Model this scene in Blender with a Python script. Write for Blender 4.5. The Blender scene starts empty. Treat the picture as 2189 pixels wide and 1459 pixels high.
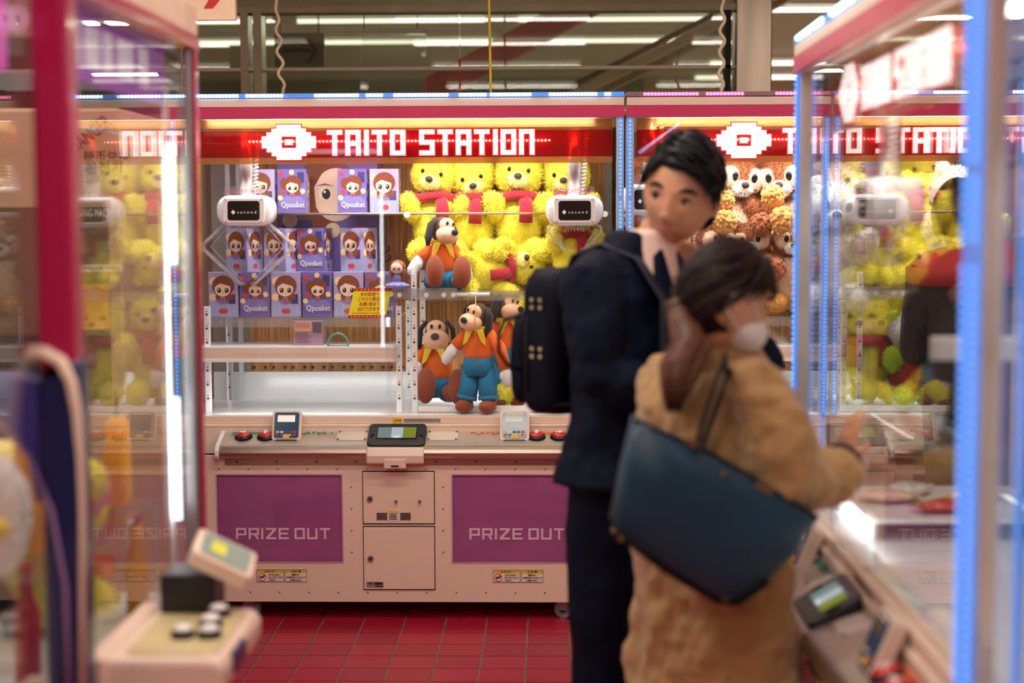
import bpy, bmesh, math, random
from mathutils import Vector, Matrix, Euler, noise as mnoise
R = math.radians
sc = bpy.context.scene
COL = sc.collection
random.seed(7)

# ------------------------------------------------------------------ camera
F_PX, CXP, CYP, CAM_H = 3344.0, 1094.5, 729.5, 1.466
YAW, PITCH, ROLL = R(1.39), R(-4.53), R(0.2)
_f = Vector((-math.sin(YAW) * math.cos(PITCH), math.cos(YAW) * math.cos(PITCH), math.sin(PITCH)))
_r0 = Vector((math.cos(YAW), math.sin(YAW), 0))
_u0 = _r0.cross(_f)
_r = _r0 * math.cos(ROLL) - _u0 * math.sin(ROLL)
_u = _u0 * math.cos(ROLL) + _r0 * math.sin(ROLL)
cam_d = bpy.data.cameras.new('camera')
cam_d.sensor_width = 36.0
cam_d.lens = 36.0 * F_PX / 2189.0
cam_d.clip_start = 0.05
cam_d.dof.use_dof = True
cam_d.dof.focus_distance = 5.72
cam_d.dof.aperture_fstop = 1.7
cam = bpy.data.objects.new('camera', cam_d)
COL.objects.link(cam)
m = Matrix.Identity(4)
for i in range(3):
    m[i][0], m[i][1], m[i][2] = _r[i], _u[i], -_f[i]
m[2][3] = CAM_H
cam.matrix_world = m
sc.camera = cam


def at(px, py, Y):
    """photograph pixel -> world point in the plane at distance Y"""
    d = _f + _r * ((px - CXP) / F_PX) - _u * ((py - CYP) / F_PX)
    return Vector((0, 0, CAM_H)) + d * (Y / d.y)


# ------------------------------------------------------------------ world, room lamps, exposure
sc.view_settings.view_transform = 'Standard'
sc.view_settings.look = 'None'
sc.view_settings.gamma = 1.0
sc.view_settings.use_curve_mapping = False
sc.view_settings.exposure = 0.12
sc.cycles.transparent_max_bounces = 32
sc.cycles.max_bounces = 10
w = bpy.data.worlds.new('world')
sc.world = w
w.use_nodes = True
w.node_tree.nodes['Background'].inputs[0].default_value = (0.35, 0.45, 0.6, 1)
w.node_tree.nodes['Background'].inputs[1].default_value = 0.10


def area(name, loc, sx, sy, power, col, rot=(0, 0, 0), spread=180):
    l = bpy.data.lights.new(name, 'AREA')
    l.shape = 'RECTANGLE'
    l.size, l.size_y, l.energy, l.color = sx, sy, power, col
    l.spread = R(spread)
    o = bpy.data.objects.new(name, l)
    o.location = loc
    o.rotation_euler = rot
    COL.objects.link(o)
    return o


CEIL_Z = 2.78
WARM = (1.0, 0.87, 0.76)
CEIL_LAMPS = [(x, y) for y in (-0.6, 1.3, 3.0, 4.35) for x in (-2.3, -0.35, 1.6)]
for (x, y) in CEIL_LAMPS:
    area('fluorescent_light', (x, y, CEIL_Z - 0.10), 1.2, 0.12, 14 if y < 4 else 15, WARM)
for (x, y) in ((-1.0, 9.8), (1.6, 9.8), (1.6, 13.2), (-1.0, 13.2)):
    area('fluorescent_light', (x, y, CEIL_Z - 0.10), 1.2, 0.12, 48, (1.0, 0.95, 0.82))


# ------------------------------------------------------------------ materials
def lin(c):
    return tuple((v / 255 / 12.92) if v <= 10 else ((v / 255 + 0.055) / 1.055) ** 2.4 for v in c)


MATS = {}


def M(name, rgb, rough=0.5, metal=0.0, var=0.05, vscale=8.0, bump=0.0, bscale=60.0, coat=0.0, sheen=0.0,
      spec=0.5, emit=None, estr=0.0, rand=0.0, stretch=None, dark=None):
    if name in MATS:
        return MATS[name]
    mt = bpy.data.materials.new(name)
    mt.use_nodes = True
    nt = mt.node_tree
    b = nt.nodes['Principled BSDF']
    c = lin(rgb)
    tc = nt.nodes.new('ShaderNodeTexCoord')
    src = tc.outputs['Object']
    if stretch:
        mp = nt.nodes.new('ShaderNodeMapping')
        mp.inputs['Scale'].default_value = stretch
        nt.links.new(src, mp.inputs[0])
        src = mp.outputs[0]
    nz = nt.nodes.new('ShaderNodeTexNoise')
    nz.inputs['Scale'].default_value = vscale
    nz.inputs['Detail'].default_value = 5
    nt.links.new(src, nz.inputs['Vector'])
    mx = nt.nodes.new('ShaderNodeMix')
    mx.data_type = 'RGBA'
    lo = lin(dark) if dark else tuple(v * (1 - var * 2) for v in c)
    hi = c if dark else tuple(min(1, v * (1 + var * 2)) for v in c)
    mx.inputs['A'].default_value = (*lo, 1)
    mx.inputs['B'].default_value = (*hi, 1)
    rm = nt.nodes.new('ShaderNodeMapRange')
    rm.inputs['From Min'].default_value = 0.3
    rm.inputs['From Max'].default_value = 0.7
    nt.links.new(nz.outputs['Fac'], rm.inputs[0])
    nt.links.new(rm.outputs[0], mx.inputs['Factor'])
    col = mx.outputs['Result']
    if rand:
        oi = nt.nodes.new('ShaderNodeObjectInfo')
        hs = nt.nodes.new('ShaderNodeHueSaturation')
        mr = nt.nodes.new('ShaderNodeMapRange')
        mr.inputs['To Min'].default_value = 1 - rand
        mr.inputs['To Max'].default_value = 1 + rand
        nt.links.new(oi.outputs['Random'], mr.inputs[0])
        nt.links.new(mr.outputs[0], hs.inputs['Value'])
        nt.links.new(col, hs.inputs['Color'])
        col = hs.outputs[0]
    nt.links.new(col, b.inputs['Base Color'])
    b.inputs['Roughness'].default_value = rough
    b.inputs['Metallic'].default_value = metal
    b.inputs['Specular IOR Level'].default_value = spec
    b.inputs['Coat Weight'].default_value = coat
    b.inputs['Coat Roughness'].default_value = 0.08
    b.inputs['Sheen Weight'].default_value = sheen
    if emit:
        b.inputs['Emission Color'].default_value = (*lin(emit), 1)
        b.inputs['Emission Strength'].default_value = estr
        mt.cycles.emission_sampling = 'NONE'
    if bump:
        n2 = nt.nodes.new('ShaderNodeTexNoise')
        n2.inputs['Scale'].default_value = bscale
        n2.inputs['Detail'].default_value = 4
        nt.links.new(src, n2.inputs['Vector'])
        bp = nt.nodes.new('ShaderNodeBump')
        bp.inputs['Strength'].default_value = bump
        bp.inputs['Distance'].default_value = 0.01
        nt.links.new(n2.outputs['Fac'], bp.inputs['Height'])
        nt.links.new(bp.outputs[0], b.inputs['Normal'])
    MATS[name] = mt
    return mt


def glass(name, tint=(1, 1, 1), r0=0.04, haze=0.0, hazecol=(1, 1, 1), rough=0.0, tl_=0.5):
    """thin pane: see-through plus a mirror share that follows Schlick's law"""
    if name in MATS:
        return MATS[name]
    mt = bpy.data.materials.new(name)
    mt.use_nodes = True
    nt = mt.node_tree
    nt.nodes.remove(nt.nodes['Principled BSDF'])
    out = nt.nodes['Material Output']
    tr = nt.nodes.new('ShaderNodeBsdfTransparent')
    tr.inputs[0].default_value = (*tint, 1)
    gl = nt.nodes.new('ShaderNodeBsdfGlossy')
    gl.inputs['Roughness'].default_value = rough
    lw = nt.nodes.new('ShaderNodeLayerWeight')
    lw.inputs[0].default_value = 0.5
    pw = nt.nodes.new('ShaderNodeMath')
    pw.operation = 'POWER'
    pw.inputs[1].default_value = 5
    nt.links.new(lw.outputs['Facing'], pw.inputs[0])
    ma = nt.nodes.new('ShaderNodeMath')
    ma.operation = 'MULTIPLY_ADD'
    ma.inputs[1].default_value = 1 - r0
    ma.inputs[2].default_value = r0
    nt.links.new(pw.outputs[0], ma.inputs[0])
    mix = nt.nodes.new('ShaderNodeMixShader')
    nt.links.new(ma.outputs[0], mix.inputs[0])
    base = tr.outputs[0]
    if haze:
        df = nt.nodes.new('ShaderNodeBsdfDiffuse')
        df.inputs[0].default_value = (*hazecol, 1)
        tl = nt.nodes.new('ShaderNodeBsdfTranslucent')
        tl.inputs[0].default_value = (*hazecol, 1)
        ad = nt.nodes.new('ShaderNodeMixShader')
        ad.inputs[0].default_value = tl_
        nt.links.new(df.outputs[0], ad.inputs[1])
        nt.links.new(tl.outputs[0], ad.inputs[2])
        m2 = nt.nodes.new('ShaderNodeMixShader')
        nz = nt.nodes.new('ShaderNodeTexNoise')
        nz.inputs['Scale'].default_value = 3.0
        mr = nt.nodes.new('ShaderNodeMapRange')
        mr.inputs['To Min'].default_value = haze * 0.8
        mr.inputs['To Max'].default_value = min(1, haze * 1.2)
        nt.links.new(nz.outputs['Fac'], mr.inputs[0])
        nt.links.new(mr.outputs[0], m2.inputs[0])
        nt.links.new(base, m2.inputs[1])
        nt.links.new(ad.outputs[0], m2.inputs[2])
        base = m2.outputs[0]
    nt.links.new(base, mix.inputs[1])
    nt.links.new(gl.outputs[0], mix.inputs[2])
    nt.links.new(mix.outputs[0], out.inputs['Surface'])
    MATS[name] = mt
    return mt


def E_(name, rgb, strength):
    if name in MATS:
        return MATS[name]
    mt = bpy.data.materials.new(name)
    mt.use_nodes = True
    nt = mt.node_tree
    nt.nodes.remove(nt.nodes['Principled BSDF'])
    e = nt.nodes.new('ShaderNodeEmission')
    e.inputs[0].default_value = (*lin(rgb), 1)
    e.inputs[1].default_value = strength
    if name.startswith('led') or name.startswith('scr'):
        mt.cycles.emission_sampling = 'NONE'
    nt.links.new(e.outputs[0], nt.nodes['Material Output'].inputs['Surface'])
    MATS[name] = mt
    return mt


def wood(name, rgb, dark, rough=0.55):
    return M(name, rgb, rough=rough, vscale=5.0, stretch=(26, 26, 1.3), dark=dark, bump=0.15, bscale=9, rand=0.22)


SHELL = M('cream_enamel', (236, 212, 194), rough=0.32, var=0.012, vscale=2.5)
WHITE = M('white_plastic', (240, 238, 236), rough=0.28, var=0.01)
INNER = M('white_inner_panel', (226, 232, 236), rough=0.16, var=0.01)
PINK = M('magenta_stripe', (206, 40, 98), rough=0.35, var=0.03)
STEEL = M('brushed_steel', (186, 172, 156), rough=0.28, metal=0.95, var=0.05, vscale=6, stretch=(1, 30, 30))
DSTEEL = M('grey_steel', (150, 148, 146), rough=0.35, metal=0.7, var=0.05)
BLACK = M('black_plastic', (14, 18, 24), rough=0.35, var=0.1)
RUBBER = M('dark_rubber', (26, 28, 32), rough=0.7, var=0.1)
BGLOSS = M('black_gloss', (12, 16, 22), rough=0.08, var=0.05)
RED = M('red_button', (205, 30, 44), rough=0.2, coat=0.6, var=0.03)
YELLOWP = M('yellow_print', (238, 190, 40), rough=0.5, var=0.02)
PAPER = M('white_print', (236, 226, 214), rough=0.6, var=0.02)
INK = M('dark_ink', (40, 34, 36), rough=0.7, var=0.05)
REDINK = M('red_ink', (190, 30, 48), rough=0.6, var=0.03)
GLASS = glass('clear_glass', r0=0.04)
SIDEGLASS = glass('side_glass', (0.97, 0.99, 0.98), r0=0.045)
ACRYL = glass('clear_acrylic', (0.96, 0.97, 0.98), r0=0.06, haze=0.05)
ACRYL2 = glass('frosted_acrylic', (0.93, 0.95, 0.97), r0=0.10, haze=0.16)


# ------------------------------------------------------------------ mesh helpers
class MB:
    def __init__(s):
        s.v, s.f, s.mi = [], [], []

    def add(s, v, f, mi=0, T=None):
        o = len(s.v)
        if T is not None:
            v = [T @ Vector(p) for p in v]
        s.v += [tuple(p) for p in v]
        s.f += [tuple(i + o for i in q) for q in f]
        s.mi += [mi] * len(f)
        return s

    def box(s, x0, x1, y0, y1, z0, z1, mi=0, T=None):
        v = [(x, y, z) for z in (z0, z1) for y in (y0, y1) for x in (x0, x1)]
        return s.add(v, [(0, 2, 3, 1), (4, 5, 7, 6), (0, 1, 5, 4), (2, 6, 7, 3), (0, 4, 6, 2), (1, 3, 7, 5)], mi, T)

    def prism(s, poly, y0, y1, mi=0, T=None, plane='xz'):
        n = len(poly)
        if plane == 'xz':
            v = [(a, y0, b) for a, b in poly] + [(a, y1, b) for a, b in poly]
        elif plane == 'yz':
            v = [(y0, a, b) for a, b in poly] + [(y1, a, b) for a, b in poly]
        else:
            v = [(a, b, y0) for a, b in poly] + [(a, b, y1) for a, b in poly]
        f = [tuple(range(n)), tuple(range(2 * n - 1, n - 1, -1))]
        f += [(i, i + n, (i + 1) % n + n, (i + 1) % n) for i in range(n)]
        return s.add(v, f, mi, T)

    def tube(s, pts, r, n=10, mi=0, closed=False, caps=True, T=None, flat=None):
        pts = [Vector(p) for p in pts]
        k = len(pts)
        rs = r if isinstance(r, (list, tuple)) else [r] * k
        v, f = [], []
        up = None
        for i, p in enumerate(pts):
            a = pts[(i - 1) % k] if (closed or i > 0) else p
            b = pts[(i + 1) % k] if (closed or i < k - 1) else p
            t = (b - a).normalized() if (b - a).length > 1e-9 else Vector((0, 0, 1))
            if up is None:
                ref = Vector((0, 0, 1)) if abs(t.z) < 0.9 else Vector((1, 0, 0))
                if flat is not None:
                    ref = Vector(flat)
                up = (ref - t * ref.dot(t)).normalized()
            else:
                up = (up - t * up.dot(t)).normalized()
            sd = t.cross(up)
            q = rs[i]
            ra, rb = q if isinstance(q, (list, tuple)) else (q, q)
            for j in range(n):
                an = 2 * math.pi * j / n
                v.append(p + sd * (math.cos(an) * ra) + up * (math.sin(an) * rb))
        for i in range(k if closed else k - 1):
            for j in range(n):
                a, b = i * n + j, i * n + (j + 1) % n
                c, d = ((i + 1) % k) * n + (j + 1) % n, ((i + 1) % k) * n + j
                f.append((a, b, c, d))
        if caps and not closed:
            f.append(tuple(range(n - 1, -1, -1)))
            f.append(tuple((k - 1) * n + j for j in range(n)))
        return s.add(v, f, mi, T)

    def cyl(s, p0, p1, r0, r1=None, n=20, mi=0, T=None):
        return s.tube([p0, p1], [r0, r0 if r1 is None else r1], n, mi, T=T)

    def ell(s, c, r, seg=20, rings=12, mi=0, T=None, fn=None):
        rx, ry, rz = r if isinstance(r, (list, tuple)) else (r, r, r)
        L = Matrix.Translation(Vector(c))
        if T is not None:
            L = T @ L
        v, f = [], []
        dirs = [(0, 0, 1)]
        for i in range(1, rings):
            th = math.pi * i / rings
            for j in range(seg):
                ph = 2 * math.pi * j / seg
                dirs.append((math.sin(th) * math.cos(ph), math.sin(th) * math.sin(ph), math.cos(th)))
        dirs.append((0, 0, -1))
        for d in dirs:
            p = Vector((d[0] * rx, d[1] * ry, d[2] * rz))
            if fn:
                p = fn(p, d)
            v.append(p)
        for j in range(seg):
            f.append((0, 1 + j, 1 + (j + 1) % seg))
            b = 1 + (rings - 2) * seg
            f.append((len(v) - 1, b + (j + 1) % seg, b + j))
        for i in range(rings - 2):
            for j in range(seg):
                a, b = 1 + i * seg + j, 1 + i * seg + (j + 1) % seg
                f.append((a, a + seg, b + seg, b))
        return s.add(v, f, mi, L)

    def loft(s, rings, n=28, mi=0, T=None, caps=True):
        """rings: (cx, cy, cz, rx, ry, yaw[, wave_amp, wave_n, phase])"""
        v, f = [], []
        for q in rings:
            cx, cy, cz, rx, ry, yaw = q[:6]
            wa, wn, ph0 = q[6:9] if len(q) > 6 else (0, 1, 0)
            for j in range(n):
                a = 2 * math.pi * j / n
                k = 1 + wa * math.sin(wn * a + ph0)
                ca, sa = math.cos(a), math.sin(a)
                x = rx * k * math.copysign(abs(ca) ** 0.85, ca)
                y = ry * k * math.copysign(abs(sa) ** 0.85, sa)
                v.append((cx + x * math.cos(yaw) - y * math.sin(yaw), cy + x * math.sin(yaw) + y * math.cos(yaw), cz))
        for i in range(len(rings) - 1):
            for j in range(n):
                a, b = i * n + j, i * n + (j + 1) % n
                f.append((a, b, b + n, a + n))
        if caps:
            f.append(tuple(range(n - 1, -1, -1)))
            f.append(tuple((len(rings) - 1) * n + j for j in range(n)))
        return s.add(v, f, mi, T)

    def mesh(s, name, mats, smooth=False):
        me = bpy.data.meshes.new(name)
        me.from_pydata(s.v, [], s.f)
        for mt in (mats if isinstance(mats, (list, tuple)) else [mats]):
            me.materials.append(mt)
        if any(s.mi):
            me.polygons.foreach_set('material_index', s.mi)
        bm = bmesh.new()
        bm.from_mesh(me)
        bmesh.ops.recalc_face_normals(bm, faces=bm.faces)
        bm.to_mesh(me)
        bm.free()
        if smooth:
            me.polygons.foreach_set('use_smooth', [True] * len(me.polygons))
        me.update()
        return me

    def build(s, name, mats, parent=None, smooth=False, bevel=0.0, segs=2, loc=None, rot=None):
        o = bpy.data.objects.new(name, s.mesh(name, mats, smooth))
        COL.objects.link(o)
        if parent is not None:
            o.parent = parent
        if loc is not None:
            o.location = loc
        if rot is not None:
            o.rotation_euler = rot
        if bevel:
            b = o.modifiers.new('bevel', 'BEVEL')
            b.width = bevel
            b.segments = segs
            b.limit_method = 'ANGLE'
            b.angle_limit = R(40)
        return o


def rrect(x0, x1, z0, z1, r, n=4):
    p = []
    for cx, cz, a0 in ((x1 - r, z1 - r, 0), (x0 + r, z1 - r, 90), (x0 + r, z0 + r, 180), (x1 - r, z0 + r, 270)):
        for i in range(n + 1):
            a = R(a0 + 90 * i / n)
            p.append((cx + r * math.cos(a), cz + r * math.sin(a)))
    return p


def split(o):
    """one object per separate piece of the mesh"""
    me = o.data
    par = list(range(len(me.vertices)))

    def find(i):
        while par[i] != i:
            par[i] = par[par[i]]
            i = par[i]
        return i
    for p_ in me.polygons:
        a = find(p_.vertices[0])
        for v_ in p_.vertices[1:]:
            par[find(v_)] = a
    isl = {}
    for p_ in me.polygons:
        isl.setdefault(find(p_.vertices[0]), []).append(p_)
    if len(isl) < 2:
        return o
    sm = me.polygons[0].use_smooth
    made = []
    for ps in isl.values():
        ids = sorted({v_ for p_ in ps for v_ in p_.vertices})
        mp = {v_: i for i, v_ in enumerate(ids)}
        b = MB()
        b.add([me.vertices[v_].co for v_ in ids], [tuple(mp[v_] for v_ in p_.vertices) for p_ in ps])
        made.append(b.mesh(o.name, list(me.materials), sm))
    for k_ in made[1:]:
        c = o.copy()
        c.data = k_
        COL.objects.link(c)
    o.data = made[0]
    return o


def tag(o, label=None, cat=None, group=None, kind=None):
    if label:
        o['label'] = label
    if cat:
        o['category'] = cat
    if group:
        o['group'] = group
    if kind:
        o['kind'] = kind
    return o


def thing(name, label, cat, loc=(0, 0, 0), rz=0.0, group=None):
    o = bpy.data.objects.new(name, None)
    o.empty_display_size = 0.1
    COL.objects.link(o)
    o.location = loc
    o.rotation_euler = (0, 0, rz)
    return tag(o, label, cat, group)


def inst(ob, parent=None, loc=None, rot=None, scale=None, name=None):
    c = ob.copy()
    COL.objects.link(c)
    if parent is not None:
        c.parent = parent
    if loc is not None:
        c.location = loc
    if rot is not None:
        c.rotation_euler = rot
    if scale is not None:
        c.scale = scale
    return c


def copy_tree(o, parent=None):
    c = o.copy()
    COL.objects.link(c)
    c.parent = parent
    for ch in list(o.children):
        copy_tree(ch, c)
    return c


# ------------------------------------------------------------------ lettering (made once, before the scene fills)
STRINGS = ['PLAYER 1', 'PLAYER 2', '⚠ちゅうい', '⚠注 意', 'ぜったいになかへ', 'はいったりしないで', 'ください。', '保護者の方へ',
           'お子様が中に入らないよう', 'ご注意ください。', '★お客様へ★', 'こちらの景品は', '各種1個まで', 'GETできます',
           'Each type has a limit up to 1 per person a day.', 'Qposket', 'UFO CATCHER 9', 's e c o n d', '4903695', 'TAITO',
           'CHANGER', '硬币兑换', '환전기', 'TAITO STATION', 'CHANGING MACHINE', '1,000 → 100 × 10', 'お札を入れて',
           'タッチパネルを押してください。', '当店からのお願い', 'CHANGE', 'Sig', 'M', '2', '!']
TXT = {}


def make_text():
    obs = []
    for s_ in STRINGS:
        cu = bpy.data.curves.new('t', 'FONT')
        cu.body = s_
        cu.size = 1.0
        cu.resolution_u = 2
        cu.extrude = 0.02
        cu.align_x = 'CENTER'
        o = bpy.data.objects.new('t', cu)
        COL.objects.link(o)
        obs.append((s_, o))
    bpy.context.view_layer.update()
    dg = bpy.context.evaluated_depsgraph_get()
    for s_, o in obs:
        me = bpy.data.meshes.new_from_object(o.evaluated_get(dg))
        vs = [v.co.copy() for v in me.vertices]
        fs = [tuple(p.vertices) for p in me.polygons]
        x0, x1 = min(v.x for v in vs), max(v.x for v in vs)
        y0, y1 = min(v.y for v in vs), max(v.y for v in vs)
        # unit box centred at 0, standing in xz, facing -y
        TXT[s_] = ([((v.x - (x0 + x1) / 2) / (x1 - x0), -v.z, (v.y - (y0 + y1) / 2) / (y1 - y0)) for v in vs], fs)
        bpy.data.meshes.remove(me)
        bpy.data.objects.remove(o)


make_text()


def text(mb, s_, cx, cz, w_, h_, y, depth=0.0008, mi=0, T=None):
    v, f = TXT[s_]
    return mb.add([(cx + p[0] * w_, y + p[1] / 0.02 * depth, cz + p[2] * h_) for p in v], f, mi, T)

# ================================================================== the room
def struct(mb, name, mat, **k):
    return tag(mb.build(name, mat, **k), kind='structure')


GROUT = M('grey_grout', (138, 118, 104), rough=0.8, var=0.1, vscale=20)
TILE = M('red_floor_tile', (164, 26, 54), rough=0.3, var=0.05, vscale=3, rand=0.16, bump=0.04, bscale=8)
CEILM = M('ceiling_paint', (214, 204, 188), rough=0.8, var=0.02)
WALLM = M('beige_wall_paint', (206, 178, 156), rough=0.75, var=0.03, vscale=2)
DARKW = M('dark_olive_wall', (132, 140, 118), rough=0.7, var=0.06, vscale=1.5)
FRAME = M('bronze_window_frame', (150, 140, 112), rough=0.4, metal=0.4, var=0.05)
TINT = glass('smoked_window_glass', (0.74, 0.78, 0.70), r0=0.05, haze=0.08, hazecol=(0.42, 0.55, 0.44))
TUBE = E_('fluorescent_tube', (255, 246, 226), 3.0)

floor = struct(MB().box(-5, 5, -4, 15, -0.06, -0.005), 'floor', GROUT)
PX_, PY_ = 0.1497, 0.1455
X0_, Y0_ = -0.98, 4.855
tile_me = MB().box(0.003, PX_ - 0.003, 0.003, PY_ - 0.003, -0.004, 0.0).mesh('tile', TILE)
stuff = MB()
for i in range(-26, 40):
    for j in range(-44, 15):
        x, y = X0_ + i * PX_, Y0_ + j * PY_
        if -3 <= i <= 9 and -1 <= j <= 6:
            o = bpy.data.objects.new('tile', tile_me)
            o.location = (x, y, 0)
            o.parent = floor
            COL.objects.link(o)
        else:
            stuff.box(x + 0.003, x + PX_ - 0.003, y + 0.003, y + PY_ - 0.003, -0.004, 0.0)
tag(stuff.build('far_tiles', TILE, floor), kind='stuff')

struct(MB().box(-5, 5, -4, 15, CEIL_Z, CEIL_Z + 0.06), 'ceiling', CEILM)
struct(MB().box(-5.06, -5, -4, 15, 0, CEIL_Z), 'wall_left', WALLM)
struct(MB().box(5, 5.06, -4, 15, 0, CEIL_Z), 'wall_right', WALLM)
struct(MB().box(-5, 5, -4.06, -4, 0, CEIL_Z), 'wall_near', WALLM)
# far wall of the hall behind the windows
struct(MB().box(-5, 0.9, 15, 15.06, 0, CEIL_Z), 'wall_far_left', DARKW)
struct(MB().box(0.9, 5, 15, 15.06, 0, CEIL_Z), 'wall_far_right', WALLM)

# window wall behind the machines
struct(MB().box(-5, 0.82, 7.0, 7.12, 0, 1.93).box(-5, 0.82, 7.0, 7.12, 2.52, CEIL_Z).box(0.976, 5, 7.0, 7.12, 0, 1.9),
       'wall_back', WALLM)
wfrm = struct(MB().box(-5, 0.82, 6.985, 7.1, 2.372, 2.40).box(-5, 0.82, 7.03, 7.09, 2.40, 2.44).box(-5, 0.82, 6.985, 7.1, 2.44, 2.52),
              'window_1', FRAME)
MB().box(-5, 0.82, 6.99, 7.06, 2.118, 2.132).build('transom', M('pale_rail', (206, 200, 176), rough=0.4), wfrm)
for x0, x1 in ((-1.37, -1.335), (-1.312, -1.275)):
    MB().box(x0, x1, 6.985, 7.09, 1.93, 2.372).build('mullion', FRAME, wfrm)
MB().box(0.775, 0.80, 6.99, 7.09, 1.93, 2.372).build('mullion', RUBBER, wfrm)
for x0, x1 in ((-5, -1.32), (-1.32, -0.40), (-0.40, 0.82)):
    MB().box(x0 + 0.004, x1 - 0.004, 7.05, 7.058, 1.93, 2.372).build('pane', TINT, wfrm)
struct(MB().box(0.82, 0.976, 6.96, 7.14, 0, CEIL_Z), 'trim_1',
       M('column_steel', (186, 172, 156), rough=0.33, metal=0.8, var=0.08, vscale=3, stretch=(6, 6, 0.6)), bevel=0.006)


def tube_light(x, y, z=CEIL_Z, L=1.25, label='', group=None):
    t = thing('ceiling_light', label, 'ceiling light', (x, y, z), group=group)
    MB().prism([(-0.07, 0), (0.07, 0), (0.05, -0.045), (-0.05, -0.045)], -L / 2, L / 2, plane='yz').build('housing', WHITE, t)
    b = MB()
    b.cyl((-L / 2 + 0.03, 0, -0.072), (L / 2 - 0.03, 0, -0.072), 0.013, n=10)
    b.build('tube', TUBE, t, smooth=True)
    b = MB()
    for s in (-1, 1):
        b.box(s * (L / 2 - 0.02) - 0.012, s * (L / 2 - 0.02) + 0.012, -0.02, 0.02, -0.09, -0.04)
    split(b.build('lamp_holder', WHITE, t))
    return t


for k, (x, y) in enumerate(CEIL_LAMPS):
    tube_light(x, y, label='white fluorescent ceiling fixture over the arcade floor', group='fluorescent fixtures over the arcade')
BACKL = [(-2.4, 10.0, 'long fluorescent fixture behind window, left of the yellow cord'),
         (-1.0, 10.0, 'long fluorescent fixture behind window, above the first machine sign'),
         (0.4, 10.0, 'long fluorescent fixture behind window, left of the steel column'),
         (-2.4, 11.2, 'lower fluorescent fixture behind window at left, further back'),
         (-1.0, 11.2, 'lower fluorescent fixture behind window, middle of the further row'),
         (0.4, 11.2, 'lower fluorescent fixture behind window near the steel column, further row'),
         (1.9, 9.6, 'bright fluorescent fixture right of the steel column, topmost'),
         (1.9, 12.9, 'fluorescent fixture right of the steel column, middle one'),
         (1.9, 14.2, 'fluorescent fixture right of the steel column, lowest one')]
for x, y, lb in BACKL:
    tube_light(x, y, label=lb, group='fluorescent fixtures beyond the windows')

# escalator beyond the window: pale balustrade, plus a red board standing in for a sign's reflection
esc = thing('escalator', 'escalator side with red reflection band and pale balustrade behind the window', 'escalator', (0.2, 8.6, 0))
T_ = None


def slope(px0, py0, px1, py1, Y, wz, d, name, mat):
    a, b = at(px0, py0, Y), at(px1, py1, Y)
    o = esc.location
    MB().prism([(a.x - o.x, a.z), (b.x - o.x, b.z), (b.x - o.x, b.z + wz), (a.x - o.x, a.z + wz)], Y - o.y, Y - o.y + d).build(name, mat, esc)


slope(900, 235, 1290, 20, 8.6, 0.16, 0.12, 'red_reflection_band', M('red_reflection_band', (226, 44, 56), rough=0.4))
slope(1180, 235, 1680, -15, 8.5, 0.05, 0.3, 'balustrade', M('pale_balustrade', (230, 218, 190), rough=0.35))
slope(1200, 245, 1700, -5, 8.7, 0.07, 0.2, 'skirt', M('tan_skirt', (170, 150, 118), rough=0.5))
slope(1150, 225, 1640, -20, 8.75, 0.03, 0.1, 'handrail', M('maroon_handrail', (120, 24, 30), rough=0.4))
# hanging direction board seen through the glass
p = at(640, 108, 8.2)
t = thing('direction_board', 'grey hanging board with dark arrow seen through window', 'sign', (p.x, p.y, p.z))
MB().box(-0.13, 0.13, 0, 0.02, -0.09, 0.09).build('panel', M('grey_board', (128, 124, 104), rough=0.6), t)
b = MB()
b.box(-0.09, 0.06, -0.004, 0, -0.012, 0.012)
b.prism([(0.03, 0.065), (0.055, 0.065), (0.1, 0), (0.055, -0.065), (0.03, -0.065), (0.07, 0)], -0.004, 0)
b.build('arrow', INK, t)
b = MB()
for s in (-0.1, 0.1):
    b.cyl((s, 0.01, 0.09), (s, 0.01, CEIL_Z - p.z), 0.004, n=6)
split(b.build('hanger', RUBBER, t))
# clear poster holder hanging on the window
p = at(842, 60, 7.4)
t = thing('poster_holder', 'clear hanging acrylic poster holder behind window, left of yellow cord', 'poster holder', (p.x, p.y, p.z))
MB().box(-0.155, 0.155, -0.012, 0.012, -0.02, 0.0).build('clamp_bar', ACRYL2, t)
MB().box(-0.15, 0.15, -0.004, 0.004, -0.36, -0.02).build('sheet', ACRYL, t)
b = MB()
for s in (-0.14, 0.11):
    b.cyl((s, 0, 0), (s, 0, CEIL_Z - p.z), 0.003, n=6)
split(b.build('hanger', RUBBER, t))

# cables dropping from the ceiling to the machine tops
def cable(name, label, px0, px1, Y, mat, r, wob):
    a, b_ = at(px0, -30, Y), at(px1, 192, Y)
    pts = []
    for i in range(60):
        t_ = i / 59
        p_ = b_.lerp(a, t_)
        s = math.sin(t_ * 30) * wob * min(1, (1 - t_) * 2.2)
        pts.append((p_.x + s, p_.y + 0.6 * wob * math.cos(t_ * 24), p_.z))
    pts.append((pts[-1][0], pts[-1][1], CEIL_Z))
    pts[0] = (pts[0][0], pts[0][1], 1.93)
    return tag(MB().tube(pts, r, 8).build(name, mat, smooth=True), label, 'cable')


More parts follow.
